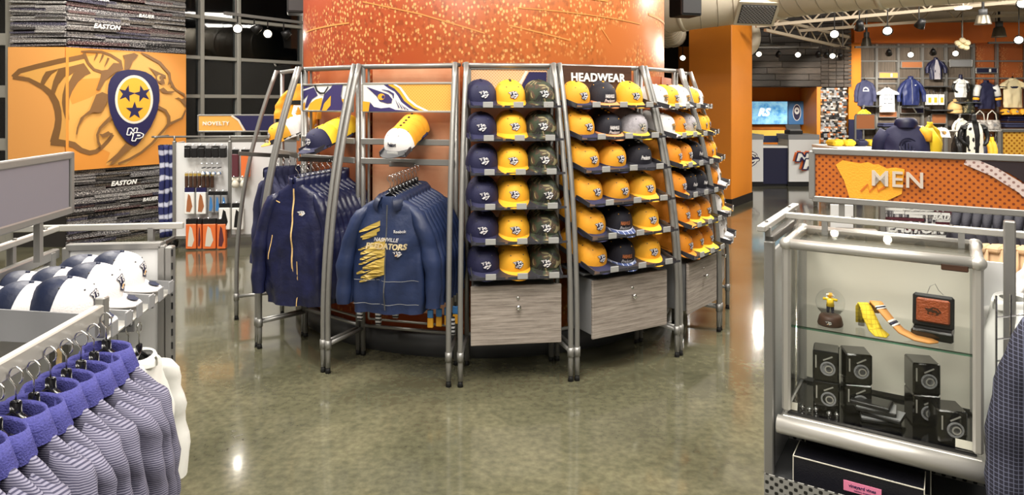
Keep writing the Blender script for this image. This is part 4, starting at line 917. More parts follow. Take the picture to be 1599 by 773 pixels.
# ================================================================ NOVELTY GONDOLA
t = thing('novelty_gondola', 'wheeled white pegboard gondola with a novelty sign on top', 'gondola', (-3.93, 7.95, 0), .12)
obj('base_rail', MB().box((.85, 0, .13), (1.75, .03, .04), None, 0, .004).box((0, 0, .13), (.03, .6, .04), None, 0, .004), 'alu', t)
for x in (0, .62, 1.2, 1.72): obj('upright', MB().box((x, .0, .68), (.035, .045, 1.14), None, 0, .005), 'alu', t)
obj('peg_panel', MB().box((.31, .012, .69), (.585, .015, 1.08)), 'panel_white', t); obj('peg_panel', MB().box((.91, .012, .69), (.545, .015, 1.08)), 'panel_white', t); obj('peg_panel', MB().box((1.46, .012, .69), (.485, .015, 1.08)), 'grey', t)
obj('end_panel', MB().box((-.0, .16, .69), (.02, .3, 1.08)), 'panel_white', t)
obj('top_rail', MB().tube([(-.25, 0, 1.30), (1.8, 0, 1.30)], .012, 8).tube([(-.18, -.1, 1.30), (-.18, .3, 1.30)], .012, 8).tube([(-.0, 0, 1.24), (0, 0, 1.31)], .012, 8).tube([(.62, 0, 1.24), (.62, 0, 1.31)], .012, 8), 'alu', t, True)
obj('sign_post', MB().box((.30, .02, 1.34), (.03, .02, .1)).box((.95, .02, 1.34), (.03, .02, .1)), 'alu', t); 
for x, y in ((.02, -.28), (.02, .28), (1.7, -.28)):
    c = obj('caster', MB().lathe([(.0, -.02), (.042, -.018), (.048, 0), (.042, .018), (0, .02)], 16, (x-.03, y*.3-.02, .05), 0, Ry(PI/2)), 'rubber', t, True)
    obj('fork', MB().box((x-.03, y*.3-.02, .085), (.05, .05, .03), None, 0, .006), 'alu_dark', c)
sg = obj('sign_panel', MB().box((.70, -.0, 1.455), (.86, .02, .175)), 'perf_gold', t, label='orange sign reading novelty')
rect_frame('sign_frame', .265, 1.135, 1.36, 1.55, -.003, t, .018)
art('printed_curve', [('navy_print', [(.66, 1.545), (1.12, 1.545), (1.12, 1.37), (.80, 1.37), (.76, 1.44)]), ('offwhite', stroke([(.64, 1.545, .022), (.72, 1.49, .022), (.785, 1.368, .02)]))], lambda x, z, l: Vector((x, -.011-l, z)), t)
letter('NOVELTY', t, (.465, -.014, 1.452), (PI/2, 0, 0), sc=(.9, .9, .9))
NG = Matrix.Translation((-3.93, 7.95, 0)) @ Matrix.Rotation(.12, 4, 'Z')
def ngp(px, py): # point on the pegboard front seen at this pixel
    d = Vector((math.cos(.12), math.sin(.12), 0)); A = Vector((-3.93, 7.95, 0)); tt = (px-CX)/F; s = (tt*A.y-A.x)/(d.x-tt*d.y); Y = A.y+s*d.y
    return s, EYE-(py-HY)*Y/F
def hung(name, label, cat, px0, py0, px1, py1, depth, mats, group, build=None):
    s0, z1 = ngp(px0, py0); s1, z0 = ngp(px1, py1); w = s1-s0; h = z1-z0
    o = thing(name, label, cat, NG @ Vector(((s0+s1)/2, -.05-depth/2, z0)), .12, group)
    obj('hook', MB().tube([(0, depth/2+.05, h+.012), (0, -depth/2-.02, h+.012), (0, -depth/2-.03, h+.022)], .003, 6), 'chrome', o)
    if build: build(o, w, h, depth)
    else:
        obj('pouch', MB().box((0, 0, h*.42), (w, depth, h*.84), None, 0, .006), mats[0], o)
        obj('header_card', MB().box((0, 0, h*.92), (w*.98, depth*.8, h*.17)), mats[1], o)
        if len(mats) > 2: obj('printed_figure', MB().flat([(-w*.3, h*.1), (w*.1, h*.08), (w*.33, h*.3), (w*.12, h*.7), (-w*.1, h*.78), (-w*.22, h*.5)], lambda x, z: Vector((x, -depth/2-.002, z))), mats[2], o)
    return o
PW = ['leftmost', 'second', 'third', 'fourth', 'fifth', 'sixth', 'seventh', 'eighth', 'ninth']
for i in range(6): hung('key_ring_card', PW[i]+' small black card in the top row of the novelty pegboard', 'novelty card', 293+i*11, 227, 302+i*11, 245, .07, ('black', 'grey') if i % 2 else ('black', 'black'), 'black cards on the novelty pegboard')
for i in range(7): hung('key_chain', PW[i]+' black and gold key chain in the third row of the pegboard', 'key chain', 292+i*6.6, 270, 297+i*6.6, 292, .03, ('wood_brown', 'print_gold'), 'key chains on the novelty pegboard')
def balls(o, w, h, d):
    for k in range(3): obj('ball', MB().lathe([(0, -.02), (.014, -.014), (.02, 0), (.014, .014), (0, .02)], 12, (0, -d/2+.02+k*.035, h*.25+.0), 0), 'white' if k % 2 == 0 else 'blue_print', o, True)
    obj('clip', MB().box((0, 0, h*.75), (.02, d, .01)), 'black', o)
for i in range(4): hung('golf_ball_pack', PW[i]+' pack of white and blue balls on the novelty pegboard', 'ball pack', 319+i*8, 256, 326+i*8, 274, .1, None, 'golf ball packs', balls)
for i in range(2): hung('bottle_pack', ['left', 'right'][i]+' tall white pack with blue header on the pegboard', 'pack', 293+i*18, 292, 308+i*18, 332, .06, ('white', 'navy_print', 'copper'), 'tall white packs')
for i in range(3): hung('decal_pack', PW[i]+' grey and blue decal pack beside the white packs', 'pack', 329+i*10, 298, 338+i*10, 330, .05, ('grey', 'black', 'blue_print'), 'decal packs')
for i in range(2): hung('pattern_pack', ['left', 'right'][i]+' white pack with black swirl print and black header', 'pack', 346+i*20, 316, 363+i*20, 356, .06, ('white', 'black', 'black'), 'swirl print packs')
for i, (a, b, m_) in enumerate([(296, 312, 'offwhite'), (314, 320, 'red_dark'), (322, 342, 'offwhite'), (344, 357, 'red_dark')]):
    hung('foam_paw_pack', ['leftmost wide', 'narrow second', 'third wide', 'rightmost'][i]+' orange foam pack with cat print in the lowest row', 'pack', a, 340, b, 385, .08, ('orange_pack', 'black', m_), 'orange foam packs')
for i, (a, b) in enumerate([(366, 376), (380, 393)]): hung('orange_lanyard_bundle', ['dark strap bundle', 'bright orange bundle'][i]+' hanging at the top right of the novelty gondola', 'lanyards', a, 233, b, 275, .06, (['red_dark', 'orange_pack'][i], 'black'), 'lanyard bundles')
def glove(o, w, h, d):
    obj('palm', MB().lathe([(0, 0), (w*.4, h*.05), (w*.5, h*.35), (w*.35, h*.7), (0, h*.8)], 14, (0, 0, 0), 0), 'offwhite', o, True)
    for k in range(3): obj('finger', MB().tube([((k-1)*w*.25, 0, h*.6), ((k-1)*w*.32, 0, h*1.0)], [.02, .014], 8), 'offwhite', o, True)
for i in range(2): hung('white_mitt', ['left', 'right'][i]+' white plush mitt hanging under the lanyards', 'mitt', 365+i*13, 276, 377+i*13, 292, .08, None, 'white mitts', glove)
# navy striped scarf on the gondola's end
t = thing('striped_scarf', 'navy and white knitted scarf bundle hanging on the end of the novelty gondola', 'scarf', (-4.06, 8.05, 0), .2)
for k in range(3):
    mb = MB(); rings = []
    for i in range(19):
        z = .12+1.08*i/18; rings.append([Vector((-.02+.045*k-.03+.03*math.cos(q)+.008*math.sin(z*9+k), -.06+.03*k+.02*math.sin(q)+.005*math.sin(z*14), z)) for q in [2*PI*j/10 for j in range(10)]])
    mb.loft(rings, caps=(True, True)); obj('scarf_fold', mb, 'scarf_stripe', t, True)
obj('hook', MB().tube([(.12, -.02, 1.2), (-.08, -.02, 1.2)], .006, 6), 'chrome', t)
# ================================================================ LEFT FOREGROUND GONDOLA
GL = Vector((-1.31, 2.2, 0)); RL = math.radians(7.35); ML = Matrix.Translation(GL) @ Matrix.Rotation(RL, 4, 'Z')
t = thing('cap_gondola', 'aluminium gondola at left with white end panel, cap trays and hang rail', 'gondola', GL, RL)
obj('end_panel', MB().box((-.25, .665, .82), (.345, .014, .54)), 'panel_white', t); obj('end_panel_lower', MB().box((-.25, .665, .30), (.345, .014, .46)), 'panel_white', t)
rect_frame('end_frame', -.435, -.065, .06, 1.105, .665, t, .028)
obj('corner_post', MB().box((-.035, .665, .55), (.03, .045, 1.1), None, 0, .005), 'alu', t)
st_ = MB()
for i in range(16): st_.box((-.02, .645, .25+i*.055), (.006, .004, .028))
stuff(obj('post_slot', st_, 'black', t))
obj('spine_panel', MB().box((-.47, -.55, .80), (.016, 2.35, .5)), 'panel_white', t); rect_frame('spine_frame', 0, 0, 0, 0, 0, t) if False else None
obj('spine_cap', MB().box((-.47, -.55, 1.085), (.03, 2.4, .04), None, 0, .004), 'alu', t); obj('spine_post', MB().box((-.47, .60, .55), (.035, .035, 1.1), None, 0, .004), 'alu', t)
obj('rail_across', MB().box((-.75, .72, 1.175), (1.5, .022, .026), None, 0, .003), 'alu_light', t); obj('rail_support', MB().box((-.13, .72, 1.13), (.022, .022, .08)), 'alu', t)
obj('rail_along', MB().box((-.50, -.42, 1.175), (.026, 2.3, .022), None, 0, .003), 'alu_light', t)
for y in (.40, -.55): obj('rail_support', MB().box((-.50, y, 1.13), (.022, .022, .10)), 'alu', t)
for i, y in enumerate((.63, .42)): obj('rail_bolt', MB().lathe([(.008, 0), (.006, .006), (0, .007)], 10, (-.50, y, 1.186)), 'alu_dark', t)
# sign seen on its plain side
t2 = thing('plain_sign', 'plain grey back of the aluminium framed sign over the left gondola', 'sign', ML @ Vector((-.278, .35, 1.17)), RL)
for_y = MB().box((0, -.62, .235), (.02, 1.2, .185)); obj('sign_panel', for_y, 'sign_grey', t2)
mb = MB()
for z in (.135, .335): mb.box((0, -.62, z), (.03, 1.26, .026), None, 0, .004)
for y in (0, -1.24): mb.box((0, y, .235), (.03, .026, .226), None, 0, .004)
obj('sign_frame', mb, 'alu', t2)
for y in (-.2, -.95): obj('sign_post', MB().box((-.0, y, .065), (.02, .022, .15)), 'alu', t2)
# cap trays
for r_ in range(3):
    y0 = .01+r_*.20; sh = obj('cap_tray', MB().box((-.26, y0+.097, .955), (.52, .19, .006), Ry(.10)), 'alu_light', t)
    for yy in (y0, y0+.194): obj('tray_side', MB().box((-.26, yy, .955+.012+(.02 if r_ == 0 and yy == y0 else 0)), (.52, .006, .05 if not (r_ == 0 and yy == y0) else .10), Ry(.10)), 'grey', sh)
    for k in range(2): obj('tray_lip', MB().box((.004, y0+.045+k*.105, .935+.02), (.006, .045, .05), None, 0, .002), 'grey', sh)
for r_ in range(3):
    n = [4, 3, 2][r_]
    for i in range(n):
        m4 = ML @ Matrix.Translation((-.185-.118*i+.0,   .107+.20*r_, 1.004-.012*i)) @ Matrix.Rotation(PI/2+(.06 if i == 0 else 0), 4, 'Z') @ Matrix.Rotation(.24, 4, 'X')
        lab = 'white and navy cap, %s of the %s row on the left gondola' % (['brim end', 'second', 'third', 'fourth', 'fifth'][i], ['nearest', 'middle', 'farthest'][r_])
        make_cap('two', lab, m4, 'white and navy caps on the left gondola', i == 0, 1.0)
# hang rail with polos
RA = Vector((-1.225, 2.03, 1.075)); RBp = Vector((-1.105, .45, 1.075))
t = thing('hang_rail', 'square aluminium hang rail carrying the striped polo shirts', 'rail', (RA.x, RA.y, 1.0))
obj('bar', MB().beam(RA-Vector((RA.x, RA.y, 1.0)), RBp-Vector((RA.x, RA.y, 1.0)), .026, .05, 0, (0, 0, 1), .004), 'alu_light', t)
obj('end_bracket', MB().box((0, .01, .06), (.03, .03, .12), None, 0, .004), 'alu', t)
pol = mesh('body', body_mb(.74, .94, .42, .8, .34, (.075, .085, .09), .0, True, 40, 1., .36), 'polo_stripe', True); pcl = mesh('collar', collar_mb('polo', .070, .034), 'polo_collar', True)
pr = random.Random(8)
pol2 = [pol]+[mesh('body', body_mb(.74, .94+.02*k, .42, .8+1.7*k, .34, (.075, .085, .09), .0, True, 40, 1., .36), 'polo_stripe', True) for k in (1, 2)]
hm = [HANG[0], HANG[1]]
NP = 14
for i in range(NP):
    f = .068*i+.03; y = RA.y-f; x = RA.x+(RBp.x-RA.x)*(f/(RA.y-RBp.y))
    rz = pr.uniform(-.12, .05)+.08; m4 = Matrix.Translation((x+.035, y, .958+pr.uniform(-.006, .006))) @ Matrix.Rotation(rz-.2, 4, 'Z') @ Matrix.Rotation(pr.uniform(-.03, .03), 4, 'Y')
    garment('polo_shirt', 'polo shirt', '%s polo shirt with violet collar and fine grey stripes, counted from rail end' % (['first', 'second', 'third', 'fourth', 'fifth', 'sixth', 'seventh', 'eighth', 'ninth', 'tenth', 'eleventh', 'twelfth', 'thirteenth', 'fourteenth', 'fifteenth'][i]), m4, 'striped polo shirts on the hang rail', 'polo', [('body', pol2[i % 3]), ('collar', pcl)])
    make_hanger('black hanger of the %s striped polo counted from the rail end' % (['first', 'second', 'third', 'fourth', 'fifth', 'sixth', 'seventh', 'eighth', 'ninth', 'tenth', 'eleventh', 'twelfth', 'thirteenth', 'fourteenth', 'fifteenth'][i]), m4, 'hangers of the striped polos')
# slotted faceout with more hangers and the white shirt
t = thing('slotted_arm', 'slotted grey hook arm behind the polo rail with hanging garments', 'hook arm', ML @ Vector((-.2, .30, .86)), RL)
obj('plate', MB().box((.0, 0, .03), (.34, .008, .055), None, 0, .003), 'grey', t)
sl = MB()
for i in range(7): sl.box((-.06+i*.036, -.006, .04), (.006, .004, .03))
stuff(obj('slot', sl, 'black', t))
wh = mesh('body', body_mb(.72, 1, .9, 4, .5, (.075, .07, .06), .06), 'white', True)
for i in range(6):
    m4 = ML @ Matrix.Translation((-.20+i*.037, .30, .775)) @ Matrix.Rotation(PI/2, 4, 'Z')
    make_hanger('black hanger %s from the panel on the slotted arm behind the polos' % ['first', 'second', 'third', 'fourth', 'fifth', 'outermost'][i], m4, 'hangers on the slotted arm')
    if i in (3, 5): garment('white_shirt', 'shirt', ['plain white shirt second from the outer end of slotted arm', 'plain white shirt at the outer end of slotted arm'][i == 5], m4, 'white shirts on the slotted arm', 'w', [('body', wh), ('collar', cached('wcol', lambda: mesh('collar', collar_mb('rib'), 'white', True)))])
# ================================================================ RIGHT FOREGROUND GONDOLA
GR = Vector((.988, 2.494, 0)); RR = -math.atan2(.539, .842); MR = Matrix.Translation(GR) @ Matrix.Rotation(RR, 4, 'Z')
t = thing('case_gondola', 'aluminium gondola at right carrying the display case and perforated shelf', 'gondola', GR, RR)
for x, y, h in ((-.045, .0, 1.19), (-.045, .40, 1.19), (.685, .22, 1.30), (.76, .30, 1.19)): obj('post', MB().box((x, y, h/2), (.034, .034, h), None, 0, .004), 'alu', t)
obj('end_panel', MB().box((-.045, .2, .62), (.01, .37, 1.05)), 'panel_white', t); obj('spine_panel', MB().box((.33, .40, .62), (.70, .012, 1.0)), 'panel_white', t)
obj('end_rail', MB().box((-.06, .26, 1.243), (.03, .66, .022), None, 0, .003), 'alu_light', t); obj('end_rail_lower', MB().box((-.045, .2, 1.195), (.03, .42, .03), None, 0, .003), 'alu_dark', t)
obj('long_rail', MB().box((.85, .30, 1.243), (1.8, .022, .024), None, 0, .003), 'alu_light', t)
for x, y in ((-.05, .0), (.10, .30), (.55, .30), (.98, .30), (-.05, .5)): obj('rail_support', MB().box((x, y, 1.21), (.02, .02, .06)), 'alu', t)
for x, y in ((-.06, .02), (-.06, .45), (.2, .3), (.52, .3)): obj('rail_bolt', MB().lathe([(.007, 0), (.005, .005), (0, .006)], 10, (x, y, 1.255)), 'alu_dark', t)
rect_frame('right_panel_frame', .80, 1.7, .2, 1.15, .31, t, .03); obj('right_panel', MB().box((1.25, .315, .68), (.9, .01, .92)), 'panel_white', t)
mb = MB()
for k in range(2):
    for i in range(2): mb.tube([(.775+i*.0+.0, -.28+.5*k, 1.10+i*.05), (.775+.9, -.28+.5*k, 1.10+i*.05)], .008, 8)
mb.tube([(.775, -.28, 1.10), (.775, .22, 1.10)], .008, 8); mb.tube([(.775, -.28, 1.15), (.775, .22, 1.15)], .008, 8)
obj('basket_rail', mb, 'alu', t, True)
wg = MB()
for i in range(9): wg.tube([(.64, .05, .45+i*.07), (.76, .18, .45+i*.07)], .003, 6)
for i in range(4): wg.tube([(.64+.04*i, .05+.043*i, .40), (.64+.04*i, .05+.043*i, 1.08)], .0035, 6)
obj('wire_grid', wg, 'chrome', t)
# perforated shelf below
pf = obj('perforated_shelf', MB().box((.30, .12, .322), (.68, .42, .012)), 'grey_dark', t); obj('shelf_lip', MB().box((.30, -.10, .345), (.68, .006, .07)), 'perf_metal', pf); obj('shelf_back', MB().box((.30, .33, .40), (.68, .006, .22)), 'perf_metal', pf)
# sign MEN
t = thing('men_sign', 'long orange perforated sign reading men above the display case', 'sign', MR @ Vector((.03, .385, 1.26)), RR)
SL = 1.25
obj('sign_panel', MB().box((SL/2, 0, .145), (SL-.03, .02, .19)), 'perf_orange', t); rect_frame('sign_frame', .012, SL-.012, .048, .242, -.004, t, .024)
for x in (.12, .9): obj('sign_post', MB().box((x, .0, .01), (.02, .016, .075)), 'alu', t)
art('printed_curve', [('gold_b', [(.10, .19), (.125, .21), (.155, .205), (.19, .2), (.215, .207), (.235, .198), (.25, .2), (.28, .185), (.31, .19), (.34, .185), (.33, .09), (.28, .06), (.15, .062), (.13, .13)]), ('sign_dark', [(.555, .228), (SL-.025, .228), (SL-.025, .062), (.80, .062), (.76, .12), (.66, .19)]), ('perf_white', stroke([(.535, .229, .034), (.62, .19, .034), (.70, .135, .034), (.765, .062, .034)])),
    ('orange_dark', stroke([(.19, .09, .008), (.215, .12, .008), (.22, .09, .008), (.245, .12, .008), (.25, .095, .008), (.275, .115, .008)]))], lambda x, z, l: Vector((x, -.012-l, z)), t)
letter('MEN', t, (.315, -.018, .142), sc=(.8, .8, .8))
# the glass case
t = thing('display_case', 'glass display case in an aluminium frame holding gifts and watches', 'display case', MR @ Vector((0, 0, .50)), RR)
CW, CD, CH = .603, .356, .69
obj('base', MB().box((CW/2, CD/2, .03), (CW+.02, CD+.02, .06), None, 0, .012), 'alu_light', t); obj('base_moulding', MB().tube([(-.014, -.014, .03), (CW+.014, -.014, .03)], .032, 12), 'alu_light', t, True)
obj('case_floor', MB().box((CW/2, CD/2, .068), (CW-.03, CD-.03, .01)), 'black_gloss', t); obj('case_back', MB().box((CW/2, CD-.012, .39), (CW-.04, .008, .60)), 'cream' if False else 'offwhite', t)
for x in (0.012, CW-.012):
    for y in (.012, CD-.012): obj('frame_post', MB().box((x, y, .385), (.03, .03, .62), None, 0, .008), 'alu_light', t)
for y in (.012, CD-.012): obj('top_bar', MB().tube([(.012, y, CH-.006), (CW-.012, y, CH-.006)], .019, 12), 'alu_light', t, True)
for x in (.012, CW-.012): obj('top_bar', MB().tube([(x, .012, CH-.006), (x, CD-.012, CH-.006)], .019, 12), 'alu_light', t, True)
for x in (.012, CW-.012):
    for y in (.012, CD-.012): obj('corner_cap', MB().lathe([(0, -.024), (.014, -.021), (.023, -.01), (.025, 0), (.023, .01), (.014, .021), (0, .024)], 14, (x, y, CH-.006)), 'alu_light', t, True)
obj('glass_front', MB().box((CW/2, .008, .385), (CW-.05, .005, .60)), 'glass', t); obj('glass_top', MB().box((CW/2, CD/2, CH+.004), (CW-.045, CD-.045, .005)), 'glass', t)
for x in (.008, CW-.008): obj('glass_side', MB().box((x, CD/2, .385), (.005, CD-.05, .60)), 'glass', t)
gs = obj('glass_shelf', MB().box((CW/2, CD/2+.015, .380), (CW-.04, CD-.06, .007)), 'glass', t); obj('shelf_edge', MB().box((CW/2, .032, .380), (CW-.04, .003, .009)), 'glass_edge', gs)
obj('door_lock', MB().box((CW-.075, -.001, .665), (.075, .008, .022), None, 0, .003), 'wood_brown', t)
MC = MR @ Matrix.Translation((0, 0, .50))
def incase(name, label, cat, x, y, z, rz=0, group=None): return thing(name, label, cat, MC @ Vector((x, y, z)), RR+rz, group)
SH = .3840; FL = .0745
# snow globe
g = incase('snow_globe', 'snow globe with a small yellow figure on a dark base, on the glass shelf', 'snow globe', .145, .11, SH)
mb = MB(); mb.lathe([(.0, 0), (.042, 0), (.044, .006), (.038, .03), (.034, .036), (0, .036)], 24); obj('base', mb, 'wood_brown', g, True)
art('printed_emblem', [(m_, [((x-.5)*.026, y*.014+.01) for x, y in p_]) for m_, p_ in cat_layers('black', 'white', 'gold_flat')], lambda x, z, l: Vector((x, -.0425-l, z)), g)
obj('globe', MB().lathe([(.0, .034)]+[(.05*math.sin(a), .082-.05*math.cos(a)) for a in [PI*i/16 for i in range(2, 16)]]+[(0, .132)], 28), 'glass', g, True)
f_ = MB(); f_.tube([(0, 0, .068), (0, 0, .098)], [.014, .011], 10); f_.tube([(-.024, 0, .092), (0, 0, .094), (.024, 0, .092)], .005, 8); obj('figure_top', f_, 'yellow', g, True)
f_ = MB(); f_.tube([(-.008, 0, .044), (-.006, 0, .07)], [.005, .007], 8); f_.tube([(.008, 0, .044), (.006, 0, .07)], [.005, .007], 8); obj('figure_legs', f_, 'navy_flat', g, True)
obj('figure_head', MB().lathe([(0, -.01), (.008, -.006), (.01, 0), (.007, .008), (0, .01)], 12, (0, 0, .107)), 'gold_flat', g, True)
# ties
def strip(pts, w, th=.004, up=Vector((0, 0, 1))):
    mb = MB(); L_ = []; R_ = []; Lb = []; Rb = []
    for i, (x, y, z, ww) in enumerate(pts):
        a = Vector(pts[max(0, i-1)][:3]); b = Vector(pts[min(len(pts)-1, i+1)][:3]); d = (b-a).normalized(); s = Vector((1, 0, 0)) if abs(d.z) > .75 else d.cross(up).normalized()
        if s.x < 0: s = -s
        p = Vector((x, y, z)); n_ = d.cross(s).normalized()*th/2; L_.append([p-s*ww/2+n_, p+s*ww/2+n_, p+s*ww/2-n_, p-s*ww/2-n_])
    mb.loft(L_, caps=(True, True)); return mb
g = incase('patterned_tie', 'yellow patterned tie draped from a stand on the glass shelf', 'tie', .27, .12, SH, .25)
mat('tie_yellow', '#f0d238', .5); mk_grid('tie_dots', '#f0d238', '#b89a20', 2*PI/.014)
obj('blade', strip([(-.02, .05, .01, .03), (-.02, .04, .07, .034), (-.015, .02, .09, .036), (-.01, -.005, .082, .04), (0, -.02, .05, .046), (.015, -.04, .015, .055), (.03, -.07, .006, .058), (.04, -.085, .005, .004)], 0), 'tie_dots', g, True)
obj('stand', MB().tube([(-.018, .035, .004), (-.018, .035, .075)], .012, 10), 'glass', g, True)
g = incase('striped_tie', 'orange tie with navy and white bands lying over the yellow tie', 'tie', .305, .13, SH, .2)
pts = [(-.015, .05, .05, .036), (-.012, .02, .098, .038), (-.008, -.0, .096, .04), (.005, -.015, .08, .042), (.03, -.03, .05, .044), (.06, -.05, .022, .05), (.10, -.065, .008, .056), (.14, -.075, .006, .058), (.165, -.08, .006, .004)]
obj('blade', strip(pts, 0, .006), 'orange_print', g, True)
def band(f0, f1, m_):
    def at(f):
        k = min(int(f), len(pts)-2); u = f-k; return tuple(a+(b-a)*u for a, b in zip(pts[k], pts[k+1]))
    obj('woven_band', strip([(x, y-.0015, z+.0015, w_*1.01) for x, y, z, w_ in [at(f0+(f1-f0)*i/3) for i in range(4)]], 0, .006), m_, g, True)
for f0 in (2.4, 4.0): band(f0, f0+.16, 'white'); band(f0+.16, f0+.38, 'navy_flat'); band(f0+.38, f0+.52, 'white')
# wallet in its black presentation box
g = incase('wallet_box', 'brown leather wallet with embossed cat head in a black stand-up box', 'wallet', .465, .15, SH, -.05)
obj('lower_box', MB().box((0, 0, .017), (.125, .085, .034), None, 0, .006), 'black_gloss', g)
obj('lid', MB().box((0, .025, .085), (.125, .022, .115), Rx(-.12), 0, .008), 'black', g); obj('wallet', MB().box((0, .008, .090), (.10, .014, .082), Rx(-.12), 0, .005), 'leather', g)
art('embossed_emblem', [('wood_brown', [((x-.5)*.05, (y-.5)*.03) for x, y in CAT[0][1]]), ('leather', [((x-.5)*.05, (y-.5)*.03) for x, y in CAT[1][1]]), ('leather', [((x-.5)*.05, (y-.5)*.03) for x, y in CAT[2][1]])], lambda x, z, l: Vector((x, .0-l-z*.12, .09+z)), g)
obj('leash', MB().tube([(-.02, .03, .14), (-.01, .03, .17), (.005, .03, .18), (.015, .03, .16), (.03, .03, .145)], .0012, 6), 'alu', g)
# watch boxes
def watch_box(label, x, y, z, rz):
    g = incase('watch_box', label, 'watch box', x, y, z, rz, 'black watch boxes in the display case')
    obj('box', MB().box((0, 0, .0475), (.075, .085, .095), None, 0, .004), 'black_gloss', g)
    mb = MB(); mb.lathe([(.022, 0), (.022, .002), (.017, .002), (.017, 0)], 26, (.006, -.0425, .042), 0, Rx(PI/2))
    for k in range(12):
        a = PI*k/6; mb.box((.006+.0195*math.cos(a), -.0452, .042+.0195*math.sin(a)), (.004, .001, .004))
    obj('printed_dial', mb, 'grey', g); mb = MB(); mb.lathe([(.012, 0), (.012, .002), (.0085, .002), (.0085, 0)], 20, (.009, -.0425, .040), 0, Rx(PI/2)); mb.box((.006, -.0435, .074), (.03, .001, .004), Ry(-.5)); mb.box((-.028, -.0435, .06), (.004, .001, .04))
    obj('printed_strap', mb, 'alu_light', g); g.scale = (1.16, 1.1, 1.15); return g
watch_box('black watch box at the bottom of the left stack, below the snow globe', .13, .12, FL, .15); watch_box('black watch box on top of the left stack, below the snow globe', .13, .12, FL+.110, .1)
watch_box('black watch box at the bottom of the second stack from the left', .225, .15, FL, .3); watch_box('black watch box on top of the second stack from the left', .225, .15, FL+.110, .35)
watch_box('black watch box at the bottom of the right stack', .432, .18, FL, .35); watch_box('black watch box on top of the right stack', .432, .18, FL+.110, .35)
watch_box('single black watch box at the case\'s right end', .508, .085, FL, .35)
for i in range(4):
    g = incase('flat_case', '%s flat black case of the small stack on the case floor' % ['bottom', 'second', 'third', 'top'][i], 'flat case', .305+[0, .012, -.01, -.025][i], .11, FL+i*.0165, [.2, -.15, .05, -.1][i], 'flat black cases')
    obj('tray', MB().box((0, 0, .007), (.125, .085, .014), None, 0, .003), 'black', g); obj('window', MB().box((0, 0, .0145), (.11, .07, .002)), 'glass', g) if i == 3 else obj('lid_edge', MB().box((0, 0, .0148), (.123, .083, .0015)), 'grey', g)
for i, (x, y) in enumerate([(.06, .05), (.085, .045), (.105, .055), (.15, .045), (.175, .05)]):
    g = incase('cuff_link', ['leftmost', 'second', 'third', 'fourth', 'rightmost'][i]+' silver cuff link on the case floor', 'cuff link', x, y, FL, 0, 'cuff links')
    obj('face', MB().lathe([(0, 0), (.008, .001), (.009, .004), (0, .006)], 14, (0, -.0, .008), 0, Rx(1.0)), 'chrome', g, True); obj('toggle', MB().tube([(-.006, .008, .004), (.006, .008, .004)], .003, 8), 'chrome', g, True)
for x, lab in ((.035, 'small pale price card at the left end of case floor'), (.555, 'larger pale price card at the right end of case floor')):
    g = incase('price_card', lab, 'price card', x, .03, FL, 0); obj('card', MB().box((0, 0, .013), (.022 if x < .1 else .05, .002, .026), Rx(-.3)), 'offwhite', g); obj('easel', MB().box((0, .012, .006), (.016, .02, .002), Rx(.5)), 'offwhite', g)
# gift box on the perforated shelf
def gift(label, x, y, z, rz, lid):
    g = thing('gift_box', label, 'gift box', MR @ Vector((x, y, z)), RR+rz)
    w, d, h = .40, .13, .112
    obj('box', MB().box((0, 0, h/2), (w, d, h), None, 0, .002), 'box_navy', g)
    tr = MB()
    for z_ in (.002, h): tr.beam((-w/2, -d/2, z_), (w/2, -d/2, z_), .003, .003)
    for x_ in (-w/2, w/2): tr.beam((x_, -d/2, 0), (x_, -d/2, h), .003, .003); tr.beam((x_, -d/2, h), (x_, d/2, h), .003, .003)
    obj('edge_trim', tr, 'offwhite', g)
    lb = obj('label_patch', MB().box((.02, -d/2-.001, h*.52), (.115, .002, .034)), 'pink' if not lid else 'pink_dark', g)
    if not lid: letter('vv', lb, (.02, -d/2-.0025, h*.55)); letter('vv2', lb, (.02, -d/2-.0025, h*.43))
gift('black gift box with white edges and a pink label, front on the perforated shelf', .245, .02, .33, 0, False)
gift('black gift box behind the pink labelled one', .26, .17, .352, .0, True)
# checked shirt at the lower right
ck = mesh('body', body_mb(.95, .92, .8, 1.9, .6, (.08, .078, .07), .05), 'check_shirt', True)
m4 = Matrix.Translation((1.73, 1.98, 1.13)) @ Matrix.Rotation(-.6, 4, 'Z')
garment('checked_shirt', 'shirt', 'dark checked shirt hanging at the lower right beside the wire grid', m4, None, 'ck', [('body', ck), ('collar', mesh('collar', collar_mb('polo', .07, .06), 'check_shirt', True))])
make_hanger('black hanger holding the dark checked shirt', m4, None)
m4 = MR @ Matrix.Translation((.70, .30, 1.02)) @ Matrix.Rotation(-1.2, 4, 'Z')
garment('white_blouse', 'shirt', 'white shirt seen through the wire grid right of the case', m4, None, 'wb', [('body', mesh('body', body_mb(.6, .8, .8, 5, .3, (.06, .05, .05), .05), 'white', True)), ('collar', mesh('collar', collar_mb('rib'), 'white', True))])
# ================================================================ BACKGROUND, RIGHT
# orange pillar
t = thing('orange_pillar', 'square orange pillar with a dark base beyond the round column', 'pillar', (3.54, 11.0, 0), math.atan2(.9, .65))
obj('shaft', MB().box((.55, .36, CEIL/2), (1.1, .72, CEIL), None, 0, .01), 'orange_wall', t); obj('baseboard', MB().box((.55, .36, .07), (1.12, .74, .14)), 'black', t)
